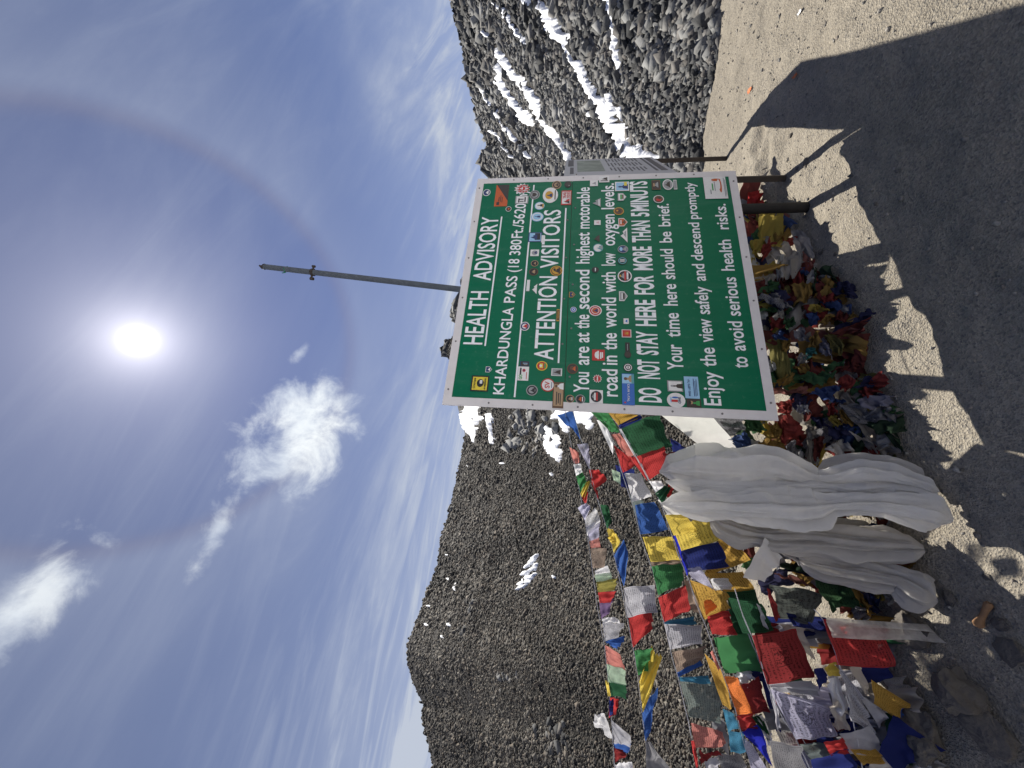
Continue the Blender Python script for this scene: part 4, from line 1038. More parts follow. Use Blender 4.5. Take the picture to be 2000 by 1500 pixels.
flag_string('thin uppermost string of small faded crumpled flags against the dark hill',
    [(1102, 795), (1112, 850), (1122, 905), (1134, 970), (1143, 1020), (1150, 1065), (1158, 1120), (1165, 1175), (1172, 1215), (1180, 1260), (1186, 1310), (1190, 1360), (1195, 1410), (1200, 1500), (1202, 1540)], (2.75, 2.85), [
    (5, [(150, 85), (200, 295), (165, 245), (30, 115)], 'blue', k_(amp=.02)),
    (5, [(175, 330), (265, 510), (268, 420), (255, 325)], 'lilac', k_(sh, amp=.015)),
    (5, [(120, 350), (155, 475), (195, 470), (185, 385)], 'salmon', k_(amp=.015)),
    (5, [(150, 480), (170, 560), (215, 540), (205, 470)], 'white', k_(amp=.012)),
    (5, [(168, 550), (200, 690), (250, 600), (212, 520)], 'green', k_(amp=.02)),
    (5, [(200, 690), (225, 745), (278, 590), (240, 610)], 'yellow', k_(amp=.012)),
    (5, [(212, 720), (242, 780), (256, 690), (248, 650)], 'red', k_(amp=.01)),
    (5, [(180, 790), (235, 885), (278, 800), (245, 755)], 'lilac', k_(amp=.015)),
    (5, [(235, 880), (250, 1000), (350, 905), (310, 790)], 'white', k_(p1, sh, amp=.014)),
    (5, [(245, 930), (265, 1035), (330, 1025), (350, 890)], 'lilac', k_(sh)),
    (5, [(266, 1040), (278, 1092), (350, 1085), (335, 1005)], 'salmon', k_(sh)),
    (5, [(275, 1092), (292, 1235), (375, 1232), (392, 1088)], 'brown', k_(sh, p1)),
    (5, [(305, 1250), (312, 1290), (430, 1290), (395, 1212)], 'white', k_(sh)),
    (5, [(303, 1285), (318, 1342), (440, 1332), (430, 1262)], 'palegreen', k_(p1, sh)),
    (5, [(318, 1335), (328, 1412), (443, 1397), (475, 1310)], 'olive', k_(p1, amp=.008)),
    (5, [(328, 1410), (342, 1485), (420, 1482), (475, 1398)], 'red', k_(amp=.012)),
    (6, [(198, 220), (214, 352), (262, 322), (312, 188)], 'purple', {}),
    (6, [(222, 340), (228, 388), (356, 378), (322, 338)], 'white', k_(crumple=.01)),
    (6, [(222, 380), (240, 522), (342, 502), (395, 388)], 'grey', k_(p1, sh)),
    (6, [(243, 522), (300, 562), (345, 590), (390, 488)], 'blue', k_(amp=.014)),
    (6, [(243, 545), (256, 690), (402, 742), (358, 628)], 'salmon', k_(amp=.014)),
    (6, [(256, 690), (266, 832), (402, 852), (406, 728)], 'palegreen', k_(sh)),
    (6, [(270, 822), (290, 935), (412, 972), (402, 850)], 'darkgreen', {}),
    (6, [(243, 815), (268, 952), (286, 942), (266, 828)], 'yellow', {}),
    (6, [(283, 950), (272, 1110), (330, 1082), (352, 978)], 'red', k_(amp=.016)),
    (6, [(274, 985), (276, 1102), (305, 1082), (312, 975)], 'navy', k_(near=.01)),
    (6, [(240, 1068), (296, 1252), (165, 1188), (160, 1078)], 'white', k_(sh, crumple=.012, label='white plastic looking flag blown above the cord')),
    (6, [(298, 1135), (312, 1302), (442, 1342), (432, 1248)], 'grey', k_(sh, amp=.015)),
    (6, [(308, 1312), (330, 1372), (422, 1392), (442, 1328)], 'blue', {}),
    (6, [(312, 1340), (322, 1455), (412, 1402), (382, 1368)], 'darkred', {}),
    (6, [(318, 1468), (326, 1560), (470, 1560), (455, 1465)], 'white', k_(crumple=.008)),
])
flag_string('second string from the top, with wide gaps between its furled flags',
    [(1118, 800), (1134, 855), (1150, 905), (1160, 950), (1170, 985), (1178, 1010), (1188, 1040), (1197, 1075), (1205, 1110), (1213, 1145), (1220, 1180), (1230, 1235), (1238, 1272), (1246, 1325), (1253, 1385), (1260, 1440), (1266, 1500), (1270, 1540)], (2.55, 2.55), [
    (5, [(265, 520), (300, 665), (392, 580), (325, 503)], 'red', k_(amp=.02)),
    (5, [(275, 600), (335, 742), (325, 660), (302, 640)], 'darkred', k_(amp=.01)),
    (5, [(345, 770), (395, 945), (430, 880), (412, 790)], 'darkgreen', k_(amp=.02)),
    (5, [(390, 945), (448, 1135), (492, 1030), (432, 938)], 'yellow', k_(amp=.022)),
    (5, [(400, 1010), (430, 1060), (470, 1045), (430, 1005)], 'yellow', k_(amp=.01, near=.02)),
    (5, [(445, 1150), (520, 1372), (557, 1172), (520, 1026)], 'blue', k_(p1, amp=.02)),
    (6, [(385, 115), (415, 328), (640, 302), (615, 88)], 'grey', k_(p1, amp=.014)),
    (6, [(425, 345), (460, 575), (620, 425), (602, 296)], 'red', k_(p1, amp=.014)),
    (6, [(468, 590), (500, 795), (575, 765), (602, 560)], 'green', k_(amp=.016)),
    (6, [(502, 800), (530, 1055), (688, 650), (610, 570)], 'yellow', k_(amp=.028)),
    (6, [(524, 1050), (552, 1285), (590, 1190), (660, 885)], 'blue', k_(p1, amp=.022)),
    (6, [(553, 1290), (568, 1560), (800, 1560), (600, 1300)], 'darkgrey', k_(amp=.02)),
])
flag_string('third string from the top, carrying square printed flags in white, blue, yellow and green',
    [(1168, 795), (1190, 845), (1205, 880), (1212, 915), (1220, 940), (1230, 970), (1238, 990), (1250, 1045), (1262, 1080), (1275, 1115), (1287, 1165), (1297, 1215), (1306, 1255), (1314, 1290), (1325, 1325), (1335, 1370), (1345, 1410), (1353, 1455), (1360, 1500), (1364, 1540)], (2.38, 2.28), [
    (5, [(320, 150), (440, 405), (445, 330), (380, 160)], 'white', {}),
    (5, [(270, 85), (425, 240), (485, 245), (405, 95)], 'green', k_(amp=.014)),
    (5, [(430, 515), (442, 590), (495, 622), (490, 535)], 'palegreen', k_(p1, near=-.04)),
    (5, [(445, 335), (512, 535), (605, 490), (560, 425)], 'red', k_(p1)),
    (5, [(425, 258), (550, 432), (612, 408), (488, 248)], 'salmon', k_(p1)),
    (5, [(455, 480), (500, 640), (600, 660), (600, 520)], 'navy', k_(near=-.05)),
    (5, [(525, 545), (585, 752), (720, 715), (642, 538)], 'white', p1),
    (5, [(560, 700), (640, 985), (700, 960), (660, 740)], 'greygreen', k_(near=-.05)),
    (5, [(600, 775), (640, 985), (842, 950), (747, 752)], 'blue', p1),
    (5, [(655, 1005), (720, 1197), (932, 1170), (882, 998)], 'yellow', p2),
    (5, [(712, 1190), (726, 1228), (960, 1215), (930, 1160)], 'brown', k_(near=-.03)),
    (5, [(725, 1225), (770, 1432), (952, 1352), (952, 1208)], 'green', p1),
    (6, [(650, 180), (700, 378), (905, 286), (852, 88)], 'red', p1),
    (6, [(860, 60), (900, 280), (985, 320), (930, 60)], 'brown', k_(near=-.04)),
    (6, [(690, 370), (702, 400), (945, 380), (930, 335)], 'teal', k_(near=-.03)),
    (6, [(700, 395), (750, 592), (1008, 560), (985, 398)], 'grey', p1),
    (6, [(760, 598), (805, 782), (982, 690), (1032, 558)], 'brown', k_(p1)),
    (6, [(800, 760), (810, 800), (990, 700), (985, 670)], 'blue', k_(near=.01)),
    (6, [(815, 798), (895, 1115), (1135, 1155), (1130, 850)], 'greygreen', k_(p1, sheer=.12)),
    (6, [(818, 795), (825, 835), (1040, 830), (1030, 790)], 'teal', k_(near=.012)),
    (6, [(903, 1150), (945, 1352), (1152, 1342), (1165, 1238)], 'salmon', k_(p1)),
    (6, [(1050, 1150), (1080, 1300), (1200, 1380), (1160, 1130)], 'darkgrey', k_(crumple=.01, near=-.03)),
    (6, [(905, 1290), (942, 1495), (966, 1482), (930, 1288)], 'red', {}),
    (6, [(965, 1360), (990, 1492), (1045, 1430), (1132, 1368)], 'darkred', k_(crumple=.01)),
    (6, [(1000, 1420), (1030, 1560), (1130, 1560), (1110, 1400)], 'grey', k_(crumple=.01)),
    (6, [(1110, 1390), (1130, 1560), (1330, 1560), (1300, 1400)], 'darkgrey', k_(p1, crumple=.012, near=-.03)),
])
flag_string('fourth string, the most crowded, with big green, red, orange and yellow flags',
    [(1182, 795), (1212, 838), (1245, 890), (1268, 938), (1285, 970), (1298, 1003), (1312, 1045), (1325, 1085), (1345, 1130), (1360, 1180), (1374, 1212), (1385, 1240), (1400, 1285), (1415, 1325), (1432, 1370), (1446, 1425), (1455, 1460), (1470, 1500), (1482, 1540)], (2.18, 2.02), [
    (5, [(860, 285), (880, 425), (1035, 402), (900, 305)], 'navy', k_(near=-.06)),
    (5, [(828, 398), (860, 452), (918, 452), (890, 378)], 'darkred', k_(near=-.04)),
    (5, [(402, 95), (482, 192), (640, 135), (602, 92)], 'gold', k_(p1)),
    (5, [(480, 188), (492, 218), (648, 150), (640, 108)], 'navy', k_(near=.005)),
    (5, [(490, 210), (612, 422), (875, 348), (770, 108)], 'darkgreen', k_(p1, amp=.012)),
    (5, [(610, 418), (702, 594), (877, 490), (802, 345)], 'red', k_(p1, amp=.014)),
    (5, [(480, 215), (700, 594), (690, 560), (500, 215)], 'white', k_(near=.01)),
    (5, [(555, 415), (690, 598), (680, 560), (600, 420)], 'red', k_(near=.012)),
    (5, [(700, 598), (762, 690), (830, 660), (790, 598)], 'white', k_(amp=.015)),
    (5, [(752, 690), (800, 765), (862, 640), (820, 635)], 'darkgreen', k_(amp=.015, near=.03)),
    (5, [(820, 680), (850, 720), (880, 660), (850, 620)], 'red', k_(crumple=.01, near=.01)),
    (5, [(765, 720), (820, 850), (1110, 870), (1010, 790)], 'offwhite', k_(crumple=.012)),
    (5, [(895, 985), (940, 1118), (1228, 1035), (1115, 838)], 'yellow', p2),
    (5, [(820, 848), (880, 990), (1072, 978), (965, 838)], 'yellow', k_(p1, near=.02)),
    (5, [(1110, 1275), (1120, 1305), (1455, 1170), (1230, 995)], 'gold', k_(p1, near=-.05)),
    (5, [(938, 1115), (988, 1270), (1295, 1225), (1228, 1048)], 'navy', k_(p1, amp=.012)),
    (5, [(988, 1238), (1010, 1305), (1182, 1392), (1082, 1228)], 'lilac', k_(p1, near=.01)),
    (5, [(1148, 1310), (1180, 1392), (1312, 1390), (1282, 1308)], 'white', k_(p1, near=.0)),
    (5, [(880, 1000), (980, 1290), (1000, 1300), (905, 1010)], 'royal', k_(near=.01)),
    (6, [(1010, 0), (1190, 165), (1425, 205), (1310, -10)], 'gold', k_(p1, near=-.03)),
    (6, [(898, 55), (1005, 352), (1197, 262), (1190, 162)], 'gold', k_(p2)),
    (6, [(1005, 210), (1020, 320), (1110, 260), (1060, 200)], 'orange', k_(near=.01)),
    (6, [(1185, 150), (1232, 430), (1500, 472), (1395, 120)], 'darkgreen', k_(p1, near=-.02)),
    (6, [(1022, 318), (1076, 485), (1258, 472), (1202, 286)], 'red', k_(p1, amp=.014)),
    (6, [(1200, 290), (1240, 470), (1330, 480), (1260, 300)], 'darkgreen', k_(near=-.01)),
    (6, [(1078, 488), (1165, 765), (1452, 748), (1382, 466)], 'green', k_(amp=.008, label='plain deep green flag')),
    (6, [(1245, 758), (1302, 862), (1385, 800), (1352, 752)], 'white', k_(crumple=.02)),
    (6, [(1013, 622), (1150, 1012), (1222, 1052), (1150, 758)], 'gold', k_(p1, near=-.03)),
    (6, [(1050, 600), (1120, 760), (1125, 720), (1080, 610)], 'salmon', {}),
    (6, [(1165, 798), (1262, 1090), (1402, 1088), (1252, 778)], 'orange', p1),
    (6, [(1292, 860), (1390, 1095), (1513, 1062), (1432, 808)], 'darkred', k_(p1, near=.02)),
    (6, [(1150, 1045), (1190, 1215), (1282, 1202), (1228, 1058)], 'teal', k_(p1, near=-.03)),
    (6, [(1188, 1212), (1220, 1395), (1328, 1372), (1302, 1208)], 'teal', k_(p1, near=-.03)),
    (6, [(1253, 1098), (1292, 1195), (1412, 1152), (1392, 1082)], 'red', p1),
    (6, [(1330, 1180), (1300, 1215), (1420, 1225), (1410, 1160)], 'darkred', k_(near=-.02)),
    (6, [(1368, 1098), (1440, 1182), (1512, 1322), (1482, 1128)], 'darkgreen', k_(amp=.02)),
    (6, [(1390, 1090), (1470, 1270), (1540, 1330), (1480, 1110)], 'white', k_(crumple=.02, near=-.01)),
    (6, [(1303, 1238), (1400, 1322), (1528, 1482), (1442, 1182)], 'royal', k_(amp=.012)),
    (6, [(1308, 1258), (1382, 1560), (1530, 1560), (1352, 1288)], 'lilac', k_(p1)),
    (6, [(1440, 790), (1560, 1210), (1600, 1200), (1500, 850)], 'navy', k_(near=-.02)),
])
flag_string('low string of large flags with a red square beside a grey printed one',
    [(1435, 1150), (1450, 1200), (1465, 1235), (1472, 1250), (1485, 1290), (1498, 1335), (1510, 1365), (1530, 1405), (1550, 1435), (1570, 1475), (1590, 1520)], (1.93, 1.82), [
    (8, [(325, -5), (380, 212), (417, 190), (345, -5)], 'darkred', k_(near=-.03)),
    (8, [(72, 55), (170, 292), (382, 282), (290, 95)], 'darkgreen', k_(p1, near=-.04)),
    (8, [(255, 90), (300, 240), (330, 260), (290, 120)], 'grey', k_(near=-.02)),
    (8, [(400, 220), (560, 400), (650, 470), (560, 240)], 'khaki', k_(near=-.04, sheer=.1)),
    (8, [(340, 985), (400, 1260), (620, 1260), (530, 998)], 'darkgrey', k_(p1)),
    (8, [(345, 632), (370, 662), (690, 702), (642, 608)], 'grey', k_(amp=.014, near=-.01)),
    (8, [(232, 308), (330, 628), (637, 578), (502, 262)], 'darkred', k_(p2, amp=.008, label='dark red printed flag')),
    (8, [(352, 660), (522, 995), (772, 962), (742, 758)], 'lilac', k_(p2, amp=.012)),
    (8, [(370, 640), (420, 900), (400, 920), (340, 640)], 'grey', k_(near=-.02)),
    (8, [(530, 1000), (620, 1130), (760, 1060), (700, 1000)], 'greygreen', k_(sh)),
])
flag_string('lowest string near the ground with a large sheer red flag and dark blue flags',
    [(1590, 1190), (1605, 1205), (1618, 1235), (1630, 1270), (1641, 1305), (1652, 1335), (1662, 1380), (1668, 1420), (1676, 1450), (1684, 1500), (1690, 1540)], (1.80, 1.72), [
    (8, [(630, 518), (680, 682), (722, 602), (692, 498)], 'navy', k_(near=-.05)),
    (8, [(690, 498), (720, 562), (792, 552), (772, 468)], 'yellow', k_(near=-.04)),
    (8, [(720, 560), (765, 830), (835, 780), (800, 558)], 'white', k_(crumple=.014, near=-.05)),
    (8, [(850, 500), (970, 692), (1004, 690), (932, 508)], 'khaki', k_(near=-.03)),
    (8, [(935, 505), (985, 622), (1152, 592), (1122, 508)], 'navy', k_(near=-.04)),
    (8, [(1003, 590), (1020, 745), (1132, 818), (1245, 740)], 'gold', k_(p1)),
    (8, [(740, 690), (760, 900), (850, 920), (830, 760)], 'khaki', k_(crumple=.012, near=-.04)),
    (8, [(692, 195), (802, 505), (1168, 508), (1102, 238)], 'red', k_(p1, sheer=.10, amp=.010, label='large sheer red flag')),
    (8, [(1160, 800), (1200, 835), (1305, 868), (1222, 758)], 'blue', k_(near=-.01)),
    (8, [(930, 690), (1070, 925), (1112, 850), (1050, 758)], 'grey', k_(near=-.02)),
    (8, [(1150, 808), (1055, 1045), (1180, 1200), (1465, 1030)], 'navy', k_(amp=.02, label='large dark blue flag by the rocks')),
    (8, [(820, 528), (870, 855), (1062, 1000), (930, 688)], 'grey', k_(p1, amp=.016)),
    (8, [(800, 948), (860, 1065), (1085, 1065), (1000, 900)], 'grey', k_(sheer=.15)),
    (8, [(610, 1108), (640, 1260), (950, 1260), (862, 1038)], 'navy', {}),
    (8, [(700, 1008), (740, 1082), (845, 1055), (822, 968)], 'red', {}),
    (8, [(880, 1060), (950, 1145), (1085, 1115), (1050, 1058)], 'gold', k_(p1)),
    (8, [(1000, 1128), (980, 1260), (1180, 1260), (1122, 1088)], 'dirtywhite', {}),
    (8, [(700, 178), (762, 325), (1482, 358), (1400, 248)], 'dirtywhite', k_(sheer=.30, near=.03, amp=.014, label='sheer white scarf tied over the red flag')),
])

R3 = random.Random(9)
fill = []
for k in range(60):
    y = R3.uniform(1190, 1500); x0 = 1440 + (y - 1190) * 0.35 + R3.uniform(-30, 250)
    w, h, sl = R3.uniform(34, 62), R3.uniform(40, 80), R3.uniform(0.1, 0.5)
    fill.append((1, [(x0, y), (x0 + w * sl, y + w), (x0 + w * sl + h, y + w + R3.uniform(-12, 8)), (x0 + h, y + R3.uniform(-8, 12))],
                 R3.choice(['grey', 'lilac', 'navy', 'darkgrey', 'khaki', 'dirtywhite', 'grey', 'navy', 'darkred', 'gold', 'darkgreen']),
                 k_(pr=R3.choice((0, 0, 1)), amp=.016, near=-R3.uniform(.08, .2))))
flag_string('half hidden string behind the low flags, mostly grey and dark blue flags',
    [(1440, 1180), (1470, 1260), (1510, 1340), (1560, 1430), (1600, 1500), (1620, 1540)], (2.02, 1.92), fill)

# ------------------------------------------------------------------ the big white cloths knotted over the lines
def cloth_bundle(label, pts, Y0, Y1, thick, nf, seed, colour='offwhite', group='white cloths hanging to the ground'):
    """gathered cloth hanging as a flattened pleated tube; pts: (x, y, width) in the photograph from the top knot down"""
    P = resample(pts, 3.0); n = len(P); m = 120
    q = np.linspace(0, 1, n)
    Y1 = min(Y1, on_ground(P[-1, 0], P[-1, 1])[1] - 0.035)
    Y = Y0 + (Y1 - Y0) * q
    c = at(P[:, 0], P[:, 1], Y)
    for i in range(n):
        lim = ground_z(c[i, 0], c[i, 1]) + 0.02
        if c[i, 2] < lim:
            g = on_ground(P[i, 0], P[i, 1]); c[i] = CAM + (g - CAM) * 0.975
    T = np.gradient(c, axis=0); T /= np.linalg.norm(T, axis=1, keepdims=True)
    view = c - CAM; view /= np.linalg.norm(view, axis=1, keepdims=True)
    A = np.cross(T, view); A /= np.linalg.norm(A, axis=1, keepdims=True)
    B = np.cross(A, T)
    w = P[:, 2] / FPX * ((c - CAM) @ FV) * 0.5
    w = w * np.minimum(1, 0.25 + np.minimum(q * 20, (1 - q) * 14))
    a = np.linspace(0, 2 * np.pi, m, endpoint=False)
    aa, qq = np.meshgrid(a, q * len(P) * 3 / 100.0, indexing='xy')
    pl = 0
    for k, am in ((nf, 0.30), (nf * 2 + 1, 0.15), (nf * 3 + 2, 0.09)):
        pl = pl + am * np.sin(k * aa + 1.6 * fbm(qq * 0.7, np.sin(aa) + k, seed, 3, 3) + seed)
    pl = pl + 0.20 * fbm(np.cos(aa) * 1.6, qq * 2.0 + np.sin(aa), seed, 5, 4)
    gather = np.clip(np.convolve(np.pad(w, 9, mode='edge'), np.ones(19) / 19, 'valid') / (w + 1e-4), 0.75, 2.2)
    pl = pl * gather[:, None] + 0.035 * np.sin(23 * aa + 3 * fbm(qq * 1.5, np.sin(aa) * 2, seed, 8, 3)) * gather[:, None]
    rr = np.clip(1 + pl, 0.25, 1.8)
    off = (np.cos(aa) * rr * w[:, None])[..., None] * A[:, None] + (np.sin(aa) * rr * (w * thick)[:, None])[..., None] * B[:, None]
    V = (c[:, None] + off).reshape(-1, 3)
    V[:, 2] = np.maximum(V[:, 2], ground_z(V[:, 0], V[:, 1]) + 0.004)
    F = grid_faces(n, m, True).tolist() + [list(range(m))[::-1], [(n - 1) * m + k for k in range(m)]]
    o = link('white_cloth', mesh_np('white_cloth', V, F, True), cloth_mat(colour))
    return tag(o, label, 'cloth', group)
cloth_bundle('broad white cloth hanging nearest the sign, pinched halfway down', [(1288, 922, 10), (1312, 918, 44), (1357, 924, 80), (1420, 925, 82), (1513, 924, 82), (1560, 934, 62), (1598, 943, 34), (1625, 942, 38), (1687, 936, 54), (1745, 938, 50), (1785, 946, 28), (1800, 950, 26), (1816, 956, 42), (1832, 962, 24)], 2.12, 1.98, 0.62, 5, 1.0)
cloth_bundle('smooth white cloth in the middle ending in a loose loop on the ground', [(1292, 984, 8), (1330, 984, 34), (1380, 985, 48), (1420, 988, 40), (1484, 992, 56), (1548, 996, 64), (1600, 994, 60), (1624, 988, 30), (1673, 984, 30), (1727, 987, 38), (1780, 996, 52), (1820, 1004, 62), (1845, 1012, 50), (1860, 1018, 24)], 1.99, 1.90, 0.60, 4, 2.3)
cloth_bundle('dusty crumpled white cloth knotted beside the yellow flags', [(1385, 1008, 12), (1410, 1026, 40), (1445, 1040, 50), (1478, 1046, 28), (1510, 1052, 44), (1548, 1052, 46), (1607, 1054, 42), (1660, 1060, 54), (1727, 1066, 48), (1780, 1070, 40), (1805, 1072, 34)], 2.10, 1.98, 0.62, 6, 3.1, 'dirtywhite')
cloth_bundle('dusty white cloth farthest from the sign with its end hanging loose', [(1560, 1092, 26), (1607, 1104, 46), (1650, 1112, 52), (1687, 1118, 55), (1735, 1128, 40), (1755, 1132, 38), (1785, 1150, 62), (1809, 1164, 58), (1826, 1172, 30), (1832, 1174, 12)], 2.00, 1.90, 0.6, 5, 4.4, 'dirtywhite')
cloth_bundle('thin white cloth strip lying over the broad cloth, tied below its middle', [(1300, 940, 8), (1345, 952, 26), (1410, 957, 30), (1470, 958, 34), (1530, 956, 30), (1590, 950, 20), (1620, 952, 12), (1665, 962, 26), (1730, 968, 30), (1790, 976, 26), (1830, 984, 12)], 2.04, 1.94, 0.5, 4, 6.2)
cloth_bundle('short white cloth tail over the lower half of the broad cloth', [(1598, 930, 12), (1625, 920, 34), (1690, 916, 46), (1750, 922, 40), (1795, 932, 26), (1806, 936, 10)], 2.00, 1.95, 0.4, 4, 7.7, 'dirtywhite')
cloth_bundle('dusty cloth spread between the middle cloth and the one beside the flags', [(1440, 1022, 14), (1500, 1030, 34), (1570, 1036, 40), (1640, 1032, 30), (1690, 1032, 22), (1712, 1034, 8)], 2.10, 1.97, 0.4, 5, 8.8, 'dirtywhite')
cloth_bundle('dusty cloth wedge between the two leftmost white cloths', [(1520, 1072, 12), (1575, 1080, 40), (1640, 1086, 40), (1690, 1090, 26), (1715, 1094, 8)], 2.11, 1.98, 0.35, 5, 9.9, 'dirtywhite')
def loose_cloth(label, z, quad, colour, Y, name='white_cloth', cat='cloth', group='white cloths hanging to the ground', **kw):
    V, F, uv = sheet([zp(z, p) for p in quad], Y, **kw)
    o = link(name, mesh_np(name, V, F, True, uv), cloth_mat(colour))
    return tag(o, label, cat, group)
loose_cloth('smooth white sheet stretched slanting out from behind the green sign', 5, [(760, 90), (1125, 378), (1380, 392), (1140, 90)], 'offwhite', 2.26, amp=.008)
loose_cloth('white cloth tail hanging in a loop from the knot by the yellow flags', 7, [(285, 865), (115, 1152), (290, 1192), (405, 1000)], 'offwhite', 1.97, amp=.010, belly=.05, n=20)
loose_cloth('dusty cloth lying bunched beside the foot of the broad white cloth', 7, [(715, 190), (905, 108), (960, 180), (740, 262)], 'dirtywhite', 2.06, amp=.015, crumple=.03, n=22)
loose_cloth('beige cloth end lying on the gravel edge of the flag heap', 7, [(930, 105), (1095, 148), (1265, 212), (1090, 285)], 'khaki', 2.02, amp=.012, crumple=.025, n=22)
loose_cloth('beige cloth fold just below the dark blue bundle', 7, [(960, 270), (1100, 268), (1125, 350), (880, 382)], 'khaki', 2.05, amp=.012, crumple=.03, n=20)

